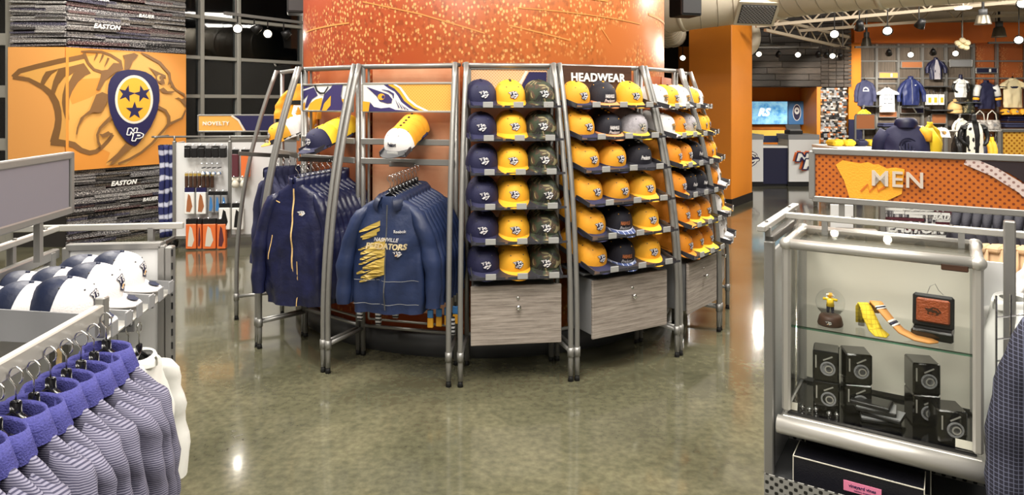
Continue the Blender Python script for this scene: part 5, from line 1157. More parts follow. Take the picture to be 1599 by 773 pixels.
# sales counter
def cX(px, y): return (px-CX)*y/F
CY = 13.8
for a, b, key in ((1120, 1191, 'cat'), (1231, 1278, 'np')):
    x0, x1 = cX(a, CY), cX(b, CY); t = thing('counter_pedestal', 'white counter pedestal with a cat head emblem' if key == 'cat' else 'white counter pedestal with the leaning initials emblem', 'counter', ((x0+x1)/2, CY, 0), 0, 'white counter pedestals')
    w_ = x1-x0
    obj('front_panel', MB().box((0, 0, .56), (w_, .05, .92)), 'panel_white', t); obj('body', MB().box((0, .3, .53), (w_-.02, .55, .9)), 'offwhite', t); obj('plinth', MB().box((0, .28, .05), (w_+.02, .56, .10)), 'black', t)
    obj('top_slab', MB().box((0, .28, 1.0), (w_+.03, .62, .10), None, 0, .005), 'grey', t)
    if key == 'cat': art('printed_emblem', [(m_, [(.02+(x-.5)*.55+.1, .55+(y-.5)*.34) for x, y in p_]) for m_, p_ in cat_layers('navy_print', 'white', 'gold_flat')], lambda x, z, l: Vector((x, -.025-l, z)), t, step=.003)
    else: art('printed_emblem', [(m_, [(-.20+x*.46, .35+y*.36) for x, y in p_]) for m_, p_ in np_layers('navy_print', 'white', 'orange_pack')], lambda x, z, l: Vector((x, -.025-l, z)), t, step=.003)
x0, x1 = cX(1191, CY), cX(1231, CY)
t = thing('sales_counter', 'navy middle section of the sales counter with a white worktop', 'counter', ((x0+x1)/2, CY+.05, 0))
obj('front_panel', MB().box((0, 0, .42), (x1-x0, .05, .74)), 'navy_flat', t); obj('worktop', MB().box((0, .22, .80), (x1-x0, .5, .04)), 'white', t); obj('plinth', MB().box((0, .02, .04), (x1-x0, .05, .08)), 'black', t); obj('upstand', MB().box((0, .5, .93), (x1-x0, .04, .14)), 'navy_hood', t)
t = thing('cash_register', 'dark cash register on the right counter pedestal', 'cash register', (cX(1247, CY), CY+.25, 1.05))
obj('base', MB().box((0, 0, .04), (.28, .26, .08), None, 0, .01), 'black', t); obj('screen', MB().box((0, .02, .14), (.30, .02, .12), Rx(-.5), 0, .006), 'grey_dark', t); obj('keyboard', MB().box((0, -.08, .085), (.24, .1, .015), Rx(.2)), 'grey', t)
t = thing('card_reader', 'small black card reader on the left counter pedestal', 'card reader', (cX(1176, CY), CY+.2, 1.05)); obj('body', MB().box((0, 0, .07), (.06, .05, .14), Rx(-.2), 0, .01), 'black', t); obj('keypad', MB().box((0, -.03, .06), (.045, .01, .07), Rx(-.2)), 'grey', t)
# alcove behind the counter
AY = 15.9; YW = 14.3
xl, xr = 4.2, cX(1281, YW)
struct(obj('wall_alcove', MB().box(((xl+xr)/2+.2, AY+.05, 1.5), (xr-xl+1.0, .1, 3.0)), 'orange_wall'))
struct(obj('wall_alcove_side', MB().beam((xr-.02, YW, 1.0), (xr+.30, AY, 1.0), .1, 2.05), 'orange_wall'))
struct(obj('ceiling_alcove', MB().box(((xl+xr)/2+.2, (YW+AY)/2+.05, 2.09), (xr-xl+.9, AY-YW, .08)), 'orange_dark'))
t = thing('glow_backsplash', 'pale yellow backsplash below the screens behind the counter, painted lit by glow', 'backsplash', ((cX(1180, AY)+cX(1250, AY))/2, AY-.05, .82))
obj('backsplash_face', MB().box((0, 0, .12), (1.5, .03, .24)), 'yellow_lit', t); obj('frame', MB().box((0, .0, .255), (1.54, .05, .03)), 'orange_dark', t)
t = thing('video_screen', 'wide bright blue video screen with big white letters behind the counter', 'screen', (cX(1170, AY-.1), AY-.15, 1.2)); xx = cX(1234, AY)-cX(1110, AY)
obj('screen', MB().box((-.02, 0, .26), (xx, .04, .52)), 'screen', t); obj('bezel', MB().box((-.02, .03, .26), (xx+.03, .03, .55)), 'grey_dark', t); letter('screen', t, (.30, -.024, .27))
t = thing('video_screen', 'narrow blue video screen with an oval badge right of the wide one', 'screen', (cX(1244, AY-.3), AY-.3, 1.2), -.2)
obj('screen', MB().box((0, 0, .26), (.36, .04, .52)), 'blue_print', t); obj('bezel', MB().box((0, .03, .26), (.38, .03, .55)), 'grey_dark', t)
art('printed_badge', [('white', disc(0, .27, .09, .19)), ('navy_print', disc(0, .27, .075, .17)), ('white', disc(0, .31, .055, .08)), ('navy_print', star(0, .31, .04, 0, 1))], lambda x, z, l: Vector((x, -.021-l, z)), t, step=.002)
# plank-clad wall above
pw = struct(obj('wall_planks', MB().box(((xl+xr)/2+.30, YW+.08, 3.15), (xr-xl+.60, .1, 2.25)), 'wall_dark'))
rng = random.Random(12); PLK = [mesh('plank', MB().box((0, 0, 0), (1, .03, .125), None, 0, .004), 'plank_'+c) for c in 'abc']
for i in range(16):
    z = 2.10+i*.132; x = xl-.2-rng.uniform(0, .8)
    while x < xr+.45:
        ln = rng.choice([.7, 1.0, 1.3]); e = min(x+ln, xr+.56)
        if e > xl: put('plank', rng.choice(PLK), pw, ((max(x, xl-.2)+e)/2, YW+.02-rng.uniform(0, .008), z), (0, 0, 0), (e-max(x, xl-.2)-.008, 1, 1))
        x += ln
# wall of stacked pucks and cards
x0, x1 = xr, cX(1319, YW)
bw = struct(obj('wall_stacks', MB().box(((x0+x1)/2, YW+.2, 1.0), (x1-x0, .3, 2.0)), 'wall_dark'))
mb = MB(); z = .02
while z < 2.0:
    x = x0; h = rng.uniform(.025, .05)
    while x < x1:
        w_ = rng.uniform(.03, .09); mb.box((x+w_/2, YW+.03-rng.uniform(0, .03), z+h/2), (w_*.95, .06, h*.9), None, rng.choice([0, 0, 1, 1, 2, 3, 4, 5])); x += w_
    z += h
stuff(obj('stacked_edges', mb, ['black', 'bag_print', 'grey_dark', 'chest', 'grey', 'copper'], bw))
mb = MB(); z = 2.02
while z < 3.3:
    x = x0
    while x < x1+.02: mb.box((x+.08, YW-.0-rng.uniform(0, .015), z+.04), (.15, .05, .07), None, rng.choice([0, 1]), .004); x += .16
    z += .08
stuff(obj('brick_course', mb, ['plank_a', 'plank_c'], bw))
# orange return and the slat wall with apparel
SY = 14.6
struct(obj('wall_orange', MB().box(((cX(1318, SY)+cX(1337, SY))/2, SY-.05, 1.65), (cX(1337, SY)-cX(1318, SY), .3, 3.3)), 'orange_wall'))
struct(obj('trim_1', MB().box(((cX(1318, SY)+cX(1337, SY))/2, SY-.215, .72), (cX(1337, SY)-cX(1318, SY)+.02, .03, 1.25)), 'navy_flat'))
struct(obj('wall_apparel', MB().box((9.6, SY+.1, 1.5), (4.6, .1, 3.0)), 'wall_dark'))
mat('orange_head', '#d06818', .5); struct(obj('trim_2', MB().box((9.5, SY-.15, 3.16), (4.7, .4, .42)), 'orange_head')); struct(obj('trim_3', MB().box((9.5, SY-.2, 3.6), (4.7, .6, .46)), 'soffit'))
# bays of the apparel wall
bx = [1337, 1371, 1405, 1443, 1480, 1523, 1560, 1605, 1640]
upm = mesh('upright', MB().box((0, -.03, 1.5), (.045, .06, 3.0)), 'alu')
def wx(px): return cX(px, SY-.1)
def wz(py, y=SY-.1): return EYE-(py-HY)*y/F
for i, (a, b) in enumerate(zip(bx, bx[1:])):
    xa, xb = wx(a), wx(b)
    lab = ['leftmost', 'second', 'third', 'fourth', 'fifth', 'sixth', 'seventh', 'eighth'][i]+' bay of the far apparel wall from the orange corner'
    t = thing('wall_bay', lab, 'wall bay', (xa, SY, 0), 0, 'bays of the far apparel wall')
    put('upright', upm, t)
    m_ = 'slat_laminate' if i < 5 else 'bay_panel'
    for k, (z0, z1) in enumerate([(.1, 1.0), (1.01, 2.0), (2.01, 3.0)]): obj('slat_panel', MB().box(((xb-xa)/2, .02, (z0+z1)/2), (xb-xa-.05, .02, z1-z0)), m_ if not (i >= 5 and k == 2) else 'mural', t)
    for z in [wz(95), wz(122 if i != 1 else 130)]: obj('crossbar', MB().box(((xb-xa)/2, -.02, z), (xb-xa-.05, .02, .03)), 'alu', t)
    z_sh = {0: [166, 200], 1: [200, 212], 2: [168, 205], 3: [135, 172], 4: [160, 178, 197], 5: [175, 200], 6: [178, 190, 200], 7: [178, 190]}[i]
    for z in z_sh: obj('shelf', MB().box(((xb-xa)/2, -.16, wz(z, SY-.2)), (xb-xa-.05, .32, .02)), 'grey_dark' if i < 5 else 'wood_brown', t)
def wall_sign(px0, py0, px1, py1, m_, label, extra=None):
    x0, x1 = wx(px0), wx(px1); z1, z0 = wz(py0), wz(py1); t = thing('wall_sign', label, 'sign', ((x0+x1)/2, SY-.08, z0))
    w_, h_ = x1-x0, z1-z0; obj('sign_panel', MB().box((0, 0, h_/2), (w_, .02, h_)), m_, t); rect_frame('sign_frame', -w_/2, w_/2, 0, h_, -.005, t, .02)
    if extra == 'curve': art('printed_curve', [('navy_print', [(w_*.05, h_-.01), (w_*.48, h_-.01), (w_*.48, .01), (w_*.2, .01)]), ('white', stroke([(w_*.0, h_-.01, .03), (w_*.18, .01, .03)]))], lambda x, z, l: Vector((x, -.011-l, z)), t)
    if extra == 'dot': art('printed_mark', [('white', [(w_*.1, h_*.2), (w_*.2, h_*.2), (w_*.2, h_*.8), (w_*.1, h_*.8)])], lambda x, z, l: Vector((x, -.011-l, z)), t)
    return t
wall_sign(1373, 113, 1403, 122, 'orange_print', 'orange sign with a white mark above the white tee shirt', 'dot'); wall_sign(1408, 96, 1441, 106, 'copper', 'copper coloured sign above the navy track jacket')
wall_sign(1484, 93, 1519, 104, 'grey', 'grey sign above the white mannequin tee shirt'); wall_sign(1525, 106, 1558, 114, 'navy_flat', 'dark navy sign above the two-tone jacket', 'dot')
wall_sign(1407, 166, 1443, 177, 'wood_brown', 'brown sign with navy curve below the track jacket', 'curve'); wall_sign(1373, 174, 1401, 183, 'copper', 'copper sign under the white tee shirt')
wall_sign(1455, 178, 1478, 193, 'copper', 'square copper sign in the fourth bay of the far wall')
# garments on the wall
def wall_garment(name, cat, label, px, ptop, pbot, wide, mat_n, sleeve=.6, extra=None, coll='stand', sr=(.075, .068, .05), spread=.1, y=SY-.18, rz=0, cm=None, L=.68, dep=.8):
    top = P(px, ptop, y); bot = P(px, pbot, y); Lr = top.z-bot.z; sc = Lr/L
    m4 = Matrix.Translation(top) @ Matrix.Rotation(rz, 4, 'Z') @ Matrix.Scale(sc, 4)
    sd = abs(hash(name+str(px))) % 7 if False else (px % 7)
    parts = [('body', mesh('body', body_mb(L, wide, dep, sd, sleeve, sr, spread), mat_n, True)), ('collar', mesh('collar', collar_mb(coll), cm or (mat_n[0] if isinstance(mat_n, list) else mat_n), True))]
    if extra: parts += extra(L, sd, wide, dep)
    g = garment(name, cat, label, m4, None, name, parts); make_hanger('black hanger in '+label.split(' hanging')[0].split(' on ')[0].split(' with ')[0].split(' beside ')[0], m4, None); return g
def ex_text(m_='white', n=3):
    def f(L, sd, wide, dep):
        out = []
        for k in range(n):
            z = .2+.12*k; out.append(('printed_mark', mesh('printed_mark', print_mb([(0, [(-.12+i*.04, z-.012), (-.10+i*.04, z-.02), (-.085+i*.04, z+.012), (-.115+i*.04, z+.015)]) for i in range(6)], L, sd, wide, dep), m_)))
        return out
    return f
def ex_zip(m_='grey'):
    return lambda L, sd, wide, dep: [('zipper', mesh('zipper', zip_mb(L, sd, 0, .012, .04, None, wide, dep), m_)), ('printed_mark', mesh('printed_mark', print_mb([(0, [(.07, .17), (.11, .17), (.11, .195), (.07, .195)])], L, sd, wide, dep), 'white'))]
mat('navy_wash', '#3a3d5c', .75); mat('navy_jk', '#1f2a5c', .5)
wall_garment('sweatshirt', 'sweatshirt', 'washed navy sweatshirt with an arched white print hanging in leftmost bay', 1350, 125, 165, 1., 'navy_wash', .5, lambda L, sd, w, d: [('printed_mark', mesh('printed_mark', print_mb([(0, stroke([(-.07, .27, .02), (-.05, .22, .03), (0, .2, .035), (.05, .22, .03), (.07, .27, .02)])), (0, [(-.08, .28), (.08, .28), (.08, .3), (-.08, .3)])], L, sd, w, d), 'white'))], 'rib', spread=.05)
wall_garment('tee_shirt', 'tee shirt', 'white tee shirt with three dark script lines hanging in the second bay', 1385, 137, 175, .95, 'white', .12, ex_text('navy_flat'), 'rib', (.08, .085, .085), .06)
wall_garment('track_jacket', 'jacket', 'navy track jacket with zipper hanging in the third bay', 1422, 122, 164, .95, 'navy_jk', .52, ex_zip(), 'stand', (.078, .07, .055), .13)
wall_garment('open_jacket', 'jacket', 'navy jacket worn open over a grey shirt high in the fourth bay', 1461, 92, 124, .9, 'navy_flat', .4, lambda L, sd, w, d: [('shirt_front', mesh('shirt_front', print_mb([(0, [(-.03, .03), (.03, .03), (.1, .3), (.11, L), (-.09, L), (-.09, .3)])], L, sd, w, d, .012), 'cap_grey'))], 'stand', (.085, .08, .06), .12)
def manq(label, px, ptop, pbot, m_, sleeve_m, extra, headc='navy_flat', y=SY-.3):
    top = P(px, ptop, y); bot = P(px, pbot, y); sc = (top.z-bot.z)/.68; m4 = Matrix.Translation(top) @ Matrix.Scale(sc, 4)
    parts = [('body', mesh('body', body_mb(.68, .85, 1.2, 2, .1, (.075, .075, .07), .04), m_, True)), ('arm', mesh('arm', MB().tube([(-.19, 0, -.12), (-.27, -.02, -.25), (-.29, -.02, -.36), (-.24, -.06, -.45), (-.17, -.1, -.5)], [.05, .045, .04, .036, .03], 10), sleeve_m, True)), ('arm', mesh('arm', MB().tube([(.19, 0, -.12), (.27, -.02, -.25), (.29, -.02, -.36), (.24, -.06, -.45), (.17, -.1, -.5)], [.05, .045, .04, .036, .03], 10), sleeve_m, True)),
             ('neck', mesh('neck', MB().lathe([(.075, -.05), (.07, .02), (.055, .06), (.06, .10), (.05, .13), (0, .135)], 14), headc, True))]
    parts += extra(.68, 2, .85, 1.2); zb = -(top.z/sc) if y < 12 else -.9
    parts.append(('stand_pole', mesh('stand_pole', MB().tube([(0, 0, zb+.01), (0, 0, -.5)], .02, 8).lathe([(0, zb), (.16, zb), (.16, zb+.02), (0, zb+.02)], 20), 'alu_dark', True))); return garment('mannequin_torso', 'mannequin', label, m4, None, 'mq', parts)
manq('dark torso mannequin in a white tee shirt with dark sleeves, fifth bay', 1500, 122, 152, 'white', 'black', ex_text('grey', 2))
def two_tone(L, sd, w, d):
    out = []
    for q in (-1, 1):
        out.append(('shoulder_yoke', mesh('shoulder_yoke', MB().tube([(q*.20, -.01, -.10), (q*.25, -.02, -.2), (q*.275, -.03, -.36)], [.078, .076, .074], 12), 'white', True))); out.append(('cuff_band', mesh('cuff_band', MB().tube([(q*.278, -.03, -.40), (q*.286, -.035, -.46)], .073, 12), 'gold', True)))
    return out+[('hem_band', mesh('hem_band', print_mb([(0, [(-.22, L-.05), (.22, L-.05), (.22, L-.01), (-.22, L-.01)])], L, sd, w, d), 'black'))]
wall_garment('two_tone_jacket', 'jacket', 'navy pullover jacket with white shoulders hanging in the sixth bay', 1540, 128, 170, .95, 'navy', .55, two_tone, 'stand', (.072, .066, .06), .10)
wall_garment('cream_jersey', 'jersey', 'cream jersey with gold hem and dark lettering hanging in the seventh bay', 1581, 122, 168, .95, 'cream', .16, lambda L, sd, w, d: [('printed_mark', mesh('printed_mark', print_mb([(0, [(-.1, .2), (-.06, .19), (.07, .19), (.1, .2), (.06, .235), (-.06, .235)])], L, sd, w, d), 'navy_flat')), ('hem_band', mesh('hem_band', print_mb([(0, [(-.21, L-.07), (.21, L-.07), (.21, L-.005), (-.21, L-.005)])], L, sd, w, d), 'print_tan')), ('sleeve_band', mesh('sleeve_band', MB().tube([(-.245, -.02, -.20), (-.25, -.02, -.225)], .088, 12), 'black')), ('sleeve_band', mesh('sleeve_band', MB().tube([(.245, -.02, -.20), (.25, -.02, -.225)], .088, 12), 'black'))], 'rib', (.08, .085, .085), .06)
# goods on the wall shelves
for i, px in enumerate((1450, 1459, 1469)):
    q = P(px, 163, SY-.25); t = thing('boxed_gift', ['left', 'middle', 'right'][i]+' white box with gold panel on the fourth bay shelf', 'box', q, 0, 'white gold-panelled boxes'); obj('box', MB().box((0, 0, .10), (.10, .08, .22)), 'white', t); obj('front_panel', MB().box((0, -.042, .09), (.06, .004, .11)), 'gold', t); obj('strap', MB().tube([(-.03, 0, .21), (0, 0, .33), (.03, 0, .21)], .008, 6), 'black', t)
def beanie(label, px, py, m_):
    q = P(px, py, SY-.2); t = thing('knit_beanie', label, 'beanie', q); obj('crown', MB().lathe([(.13, .06), (.135, .12), (.11, .2), (.06, .25), (0, .27)], 18), m_, t, True); obj('cuff', MB().lathe([(.135, 0), (.142, .02), (.142, .06), (.13, .07)], 18), m_, t, True); obj('top_knot', MB().lathe([(0, .25), (.03, .26), (.035, .29), (0, .31)], 10), m_, t, True)
beanie('tan knit beanie on the fifth bay shelf', 1491, 177, 'print_tan'); beanie('camouflage knit beanie beside the tan one', 1510, 177, 'camo')
for i, px in enumerate((1569, 1583, 1597)): make_cap('gold', ['leftmost', 'middle', 'rightmost'][i]+' yellow cap on the top shelf of the seventh far bay', Matrix.Translation(P(px, 178, SY-.25)), 'yellow caps on the far wall', True, .98)
for i, (px, py, a, b, m_) in enumerate([(1582, 190, .4, .12, 'navy_flat'), (1582, 199, .5, .10, 'navy_wash'), (1424, 205, .42, .12, 'white'), (1388, 198, .38, .08, 'navy_wash')]):
    q = P(px, py, SY-.2); t = thing('folded_stack', ['folded navy garment on a brown shelf of the seventh bay', 'folded washed navy garments low in the seventh bay', 'folded white shirts on a shelf of the third bay', 'folded grey-blue garments on the second bay shelf'][i], 'folded clothes', q)
    for k in range(2): obj('fold', MB().box((0, 0, b*(.25+.5*k)), (a-.02*k, .25, b*.46), None, 0, .02), m_, t)
def handbag(label, px, ptop, pbot, m_, hm_):
    y = SY-.35; q = P(px, pbot, y); h = P(px, ptop, y).z-q.z; t = thing('handbag', label, 'bag', q); w_ = .36
    obj('bag_body', MB().loft([[Vector((w_/2*s*math.cos(a), .09*s*math.sin(a), z*h)) for a in [2*PI*j/20 for j in range(20)]] for z, s in ((0, .85), (.03, .98), (.25, 1.0), (.48, .82), (.5, .7))], caps=(True, True)), m_, t, True)
    obj('handle', MB().tube([(-.10, 0, h*.45), (-.08, 0, h*.8), (0, 0, h*.98), (.08, 0, h*.8), (.10, 0, h*.45)], .012, 8), hm_, t, True); obj('clasp', MB().box((0, -.09, h*.25), (.06, .012, .06), None, 0, .004), 'grey', t)
handbag('pale patterned handbag, left of the pair in the sixth bay', 1530, 172, 203, 'bag_print', 'offwhite'); handbag('pale patterned handbag, right of the pair in the sixth bay', 1549, 172, 203, 'bag_print', 'offwhite')
wall_garment('yellow_hoodie', 'hoodie', 'yellow hoodie hanging behind a copper sign near the orange corner', 1349, 171, 200, .9, 'yellow', .4, None, 'hood', y=SY-1.0)
wall_garment('white_sweatshirt', 'sweatshirt', 'white hooded sweatshirt on a stand below the beanies', 1500, 185, 215, .9, 'offwhite', .4, None, 'hood', y=SY-1.0)
# ---- middle ground on the right
t = thing('copper_table_sign', 'plain copper sign standing above the yellow table near orange corner', 'sign', P(1351, 205, 13.0)); obj('panel', MB().box((0, 0, .18), (.34, .02, .26)), 'copper', t); rect_frame('frame', -.18, .18, .04, .32, 0, t, .02); obj('post', MB().box((-.19, 0, (-P(1351, 205, 13.0).z+.3)/2), (.03, .03, P(1351, 205, 13.0).z+.3)), 'alu', t)
q = P(1364, 232, 10.5); t = thing('display_table', 'white topped display table with folded yellow shirts beyond the men sign', 'table', (q.x, 10.8, 0)); zt = q.z
obj('tabletop', MB().box((0, 0, zt), (1.25, .9, .05), None, 0, .01), 'white', t)
for x in (-.58, .58):
    for y in (-.4, .4): obj('leg', MB().box((x, y, zt/2-.02), (.05, .05, zt-.05)), 'alu', t)
for i in range(6):
    f = thing('folded_shirt', ['leftmost', 'second', 'third', 'fourth', 'fifth', 'rightmost'][i]+' folded '+('yellow' if i != 2 else 'navy')+' shirt on the white table', 'folded shirt', (q.x-.48+i*.19, 10.75, zt+.025), 0, 'folded shirts on the white table'); obj('fold', MB().box((0, 0, .05), (.17, .3, .09), None, 0, .03), 'yellow' if i != 2 else 'navy', f); obj('collar', MB().box((0, -.1, .1), (.08, .06, .02), None, 0, .008), 'yellow' if i != 2 else 'navy', f)
# navy jacket on a bust, with yellow sleeves
JY = 6.6
q = P(1414, 192, JY); m4 = Matrix.Translation(q) @ Matrix.Rotation(PI-.35, 4, 'Z') @ Matrix.Rotation(.12, 4, 'X') @ Matrix.Scale(.9, 4)
b_ = body_mb(.62, 1.0, 1.55, 2.2, .0)
ringp = [(-.05, -.12, -.27)]
parts = [('body', mesh('body', b_, 'navy', True)), ('hood', mesh('hood', MB().loft([[Vector((.10*k*math.cos(a), .02+.085*k*math.sin(a), z)) for a in [2*PI*j/24 for j in range(24)]] for k, z in ((1.05, -.06), (1.15, -.01), (1.05, .03), (.75, .05), (.5, .03))]), 'navy_flat', True)),
         ('sleeve', mesh('sleeve', MB().tube([(-.18, 0, -.10), (-.25, -.03, -.2), (-.27, -.06, -.34), (-.22, -.14, -.46)], [.085, .085, .075, .06], 14), 'yellow', True)), ('sleeve', mesh('sleeve', MB().tube([(.18, 0, -.10), (.24, -.03, -.2), (.26, -.06, -.34), (.22, -.14, -.46)], [.08, .08, .07, .06], 14), 'navy', True)),
         ('shoulder_patch', mesh('shoulder_patch', MB().tube([(-.13, .035, -.065), (-.19, .05, -.12), (-.2, .075, -.2)], [.04, .06, .03], 10), 'gold', True))]
badge = MB()
for rr in (.085, .06): badge.tube([(rr*math.cos(a), 0, rr*math.sin(a)) for a in [2*PI*k/24 for k in range(24)]], .006, 6, 0, True, False)
for k in range(3): badge.tube([(-.03+.03*k, 0, -.03), (-.03+.03*k, 0, .03)], .006, 6)
parts.append(('embossed_badge', mesh('embossed_badge', MB().add([(v[0], .125+.012*math.sin(v[0]*20), v[2]-.26) for v in badge.v], badge.f), 'navy_flat', True)))
garment('team_jacket', 'jacket', 'padded navy jacket with yellow sleeve and round back badge above the men sign', m4, None, 'tj', parts)
t = thing('bust_stand', 'dark bust stand inside the padded navy jacket', 'stand', (q.x, JY, 0)); obj('pole', MB().tube([(0, 0, .02), (0, 0, q.z-.05)], .03, 10), 'alu_dark', t); obj('base', MB().lathe([(0, 0), (.2, 0), (.2, .02), (0, .03)], 24), 'black', t)
wall_garment('yellow_jacket', 'jacket', 'bright yellow jacket beside the padded navy jacket', 1452, 194, 245, 1.0, 'yellow', .45, None, 'stand', y=7.4, rz=.5)
m4 = Matrix.Translation(P(1470, 213, 9.5)); make_cap('white', 'pale pink cap on a stand right of the yellow jacket', m4 @ Matrix.Rotation(-.3, 4, 'Z'), None, True, 1.1)
# mannequin with white vest
def vest(L, sd, w, d): return [('vest_side', mesh('vest_side', print_mb([(0, [(-.13, .06), (-.06, .05), (-.03, .3), (-.03, L), (-.17, L), (-.17, .2)]), (0, [(.13, .06), (.07, .05), (.07, .3), (.07, L), (.17, L), (.17, .2)])], L, sd, w, d, .012), 'offwhite'))]
manq('dark mannequin wearing a white vest over black shirt', 1519, 188, 240, 'black', 'black', vest, 'black', y=11.0)
t = thing('garment_rail', 'low rail of mixed hanging garments under the handbags', 'rail', (P(1540, 240, 11.5).x, 11.5, 0)); obj('bar', MB().tube([(-.7, 0, 1.22), (.9, 0, 1.22)], .015, 8), 'alu', t)
for x in (-.7, .9): obj('upright', MB().tube([(x, 0, 0), (x, 0, 1.22)], .018, 8), 'alu', t)
r5 = random.Random(2)
rows = [('black', 1492), ('black', 1497), ('navy_flat', 1503), ('orange_shaded_yellow', 1512), ('navy_flat', 1531), ('gold', 1541), ('gold', 1548), ('black', 1555), ('cream', 1561), ('grey_dark', 1566)]
side = {m_: mesh('body', body_mb(.66, .9, .7, 1.2, .5, (.06, .055, .05), .06), m_, True) for m_ in {m for m, _ in rows}}
for i, (m_, px) in enumerate(rows):
    x = P(px, 0, 11.5).x; m4 = Matrix.Translation((x, 11.5, 1.12)) @ Matrix.Rotation(1.0+r5.uniform(-.15, .15), 4, 'Z')
    garment('hanging_garment', 'garment', '%s %s garment on the low rail under the handbags' % (['leftmost', 'second', 'third', 'fourth', 'fifth', 'sixth', 'seventh', 'eighth', 'ninth', 'rightmost'][i], {'black': 'black', 'navy_flat': 'navy', 'orange_shaded_yellow': 'orange', 'gold': 'yellow', 'cream': 'cream', 'grey_dark': 'grey'}[m_]), m4, 'garments on the low rail', 'hg', [('body', side[m_])])
    make_hanger('black hanger, %s on the low rail under the handbags' % ['leftmost', 'second', 'third', 'fourth', 'fifth', 'sixth', 'seventh', 'eighth', 'ninth', 'rightmost'][i], m4, 'hangers on the low rail')
t = thing('mesh_sign', 'grey framed sign with yellow mesh at the right edge', 'sign', P(1583, 240, 6.5)); obj('mesh_panel', MB().box((.05, 0, .10), (.32, .015, .24)), 'perf_yellow', t); rect_frame('sign_frame', -.13, .23, -.03, .22, -.004, t, .028)
# ---- seen under the men sign: another gondola
GY = 4.6
qa, qb = P(1300, 340, GY), P(1440, 340, GY)
t = thing('print_gondola', 'gondola beyond the display case with a hockey stick print end and dark clothes', 'gondola', (qa.x, GY, 0), -.25)
obj('white_panel', MB().box((.06, .02, .70), (.14, .02, .62)), 'panel_white', t); obj('post', MB().box((.30, -.01, .62), (.03, .04, 1.24)), 'alu', t); obj('post', MB().box((1.12, -.01, .62), (.05, .04, 1.24)), 'alu', t)
obj('wood_box', MB().box((.14, -.06, .50), (.24, .12, .72)), 'slat_laminate', t); obj('print_panel', MB().box((.58, .03, .70), (.54, .02, .95)), 'mag_print', t)
pr_ = MB(); r6 = random.Random(4)
for i in range(42):
    z = .30+i*.021; x = .32
    while x < .84:
        w_ = min(r6.uniform(.05, .25), .85-x); pr_.box((x+w_/2, .018, z), (w_*.97, .008, .018), Ry(r6.uniform(-.03, .03)), r6.choice([0, 0, 1, 2, 3, 4])); x += w_
stuff(obj('printed_stick', pr_, ['mag_print', 'stick_0', 'stick_1', 'white', 'red_dark'], t))
letter('stick1', t, (.55, .010, 1.01), (PI/2, 0, 0), sc=(.8, .8, .8)); letter('stick2', t, (.68, .010, .95), (PI/2, 0, 0), sc=(.8, .8, .8)); letter('stick1', t, (.5, .010, .87), (PI/2, 0, 0), sc=(1.1, 1.1, 1.1))
MGd = Matrix.Translation((qa.x, GY, 0)) @ Matrix.Rotation(-.25, 4, 'Z')
obj('hang_bar', MB().tube([(.62, -.25, 1.13), (1.35, -.25, 1.13)], .012, 8), 'alu', t)
dk = mesh('body', body_mb(.42, .8, .6, 1.7, .3, (.055, .05, .045), .04), 'dark_cloth', True); tn = mesh('leg', MB().tube([(-.05, 0, 0), (-.06, 0, -.4)], [.045, .06], 10, flat=.5).tube([(.05, 0, 0), (.06, 0, -.4)], [.045, .06], 10, flat=.5), 'tan_cloth', True)
for i in range(12):
    m4 = MGd @ Matrix.Translation((.66+i*.055, -.25, 1.03)) @ Matrix.Rotation(1.15, 4, 'Z')
    garment('dark_shirt', 'shirt', '%s black shirt of the row seen under the men sign' % ['leftmost', 'second', 'third', 'fourth', 'fifth', 'sixth', 'seventh', 'eighth', 'ninth', 'tenth', 'eleventh', 'rightmost'][i], m4, 'black shirts seen under the men sign', 'ds', [('body', dk)])
for i in range(5):
    m4 = MGd @ Matrix.Translation((.63+i*.075, -.48, .86)) @ Matrix.Rotation(1.0, 4, 'Z')
    garment('tan_trousers', 'trousers', '%s tan trousers hanging under the black shirts' % ['leftmost', 'second', 'third', 'fourth', 'rightmost'][i], m4, 'tan trousers under the black shirts', 'tt', [('leg', tn), ('waistband', cached('wb_', lambda: mesh('waistband', MB().box((0, 0, .0), (.19, .07, .035), None, 0, .01), 'tan_cloth')))])
for i in range(2):
    m4 = MGd @ Matrix.Translation((.92+i*.13, -.62, .80)) @ Matrix.Rotation(.3, 4, 'Z')
    garment('folded_white_shirt', 'shirt', ['left', 'right'][i]+' white shirt shoulders peeking above the display case rail', m4, 'white shirts below the black ones', 'fw', [('body', cached('fwb', lambda: mesh('body', body_mb(.4, .6, .6, 3, .2, (.05, .05, .05), .03), 'cap_white', True))), ('collar', cached('fwc', lambda: mesh('collar', collar_mb('polo', .05, .04), 'cap_white', True)))])
# silver scarves hanging at the far right over the rail
for i in range(3):
    t = thing('silver_scarf', ['left', 'middle', 'right'][i]+' silver scarf draped over the basket at the right edge', 'scarf', MR @ Vector((.98+.05*i, .12+.05*i, .98)), RR, 'silver scarves')
    obj('drape', MB().loft([[Vector((.03*math.cos(a)+.06*(z-.1)+.01*math.sin(z*30), .015*math.sin(a), z)) for a in [2*PI*j/10 for j in range(10)]] for z in [.02+.035*k for k in range(11)]], caps=(True, True)), 'cap_grey', t, True); obj('fringe', MB().box((-.0, 0, .0), (.05, .02, .04)), 'cap_white', t)
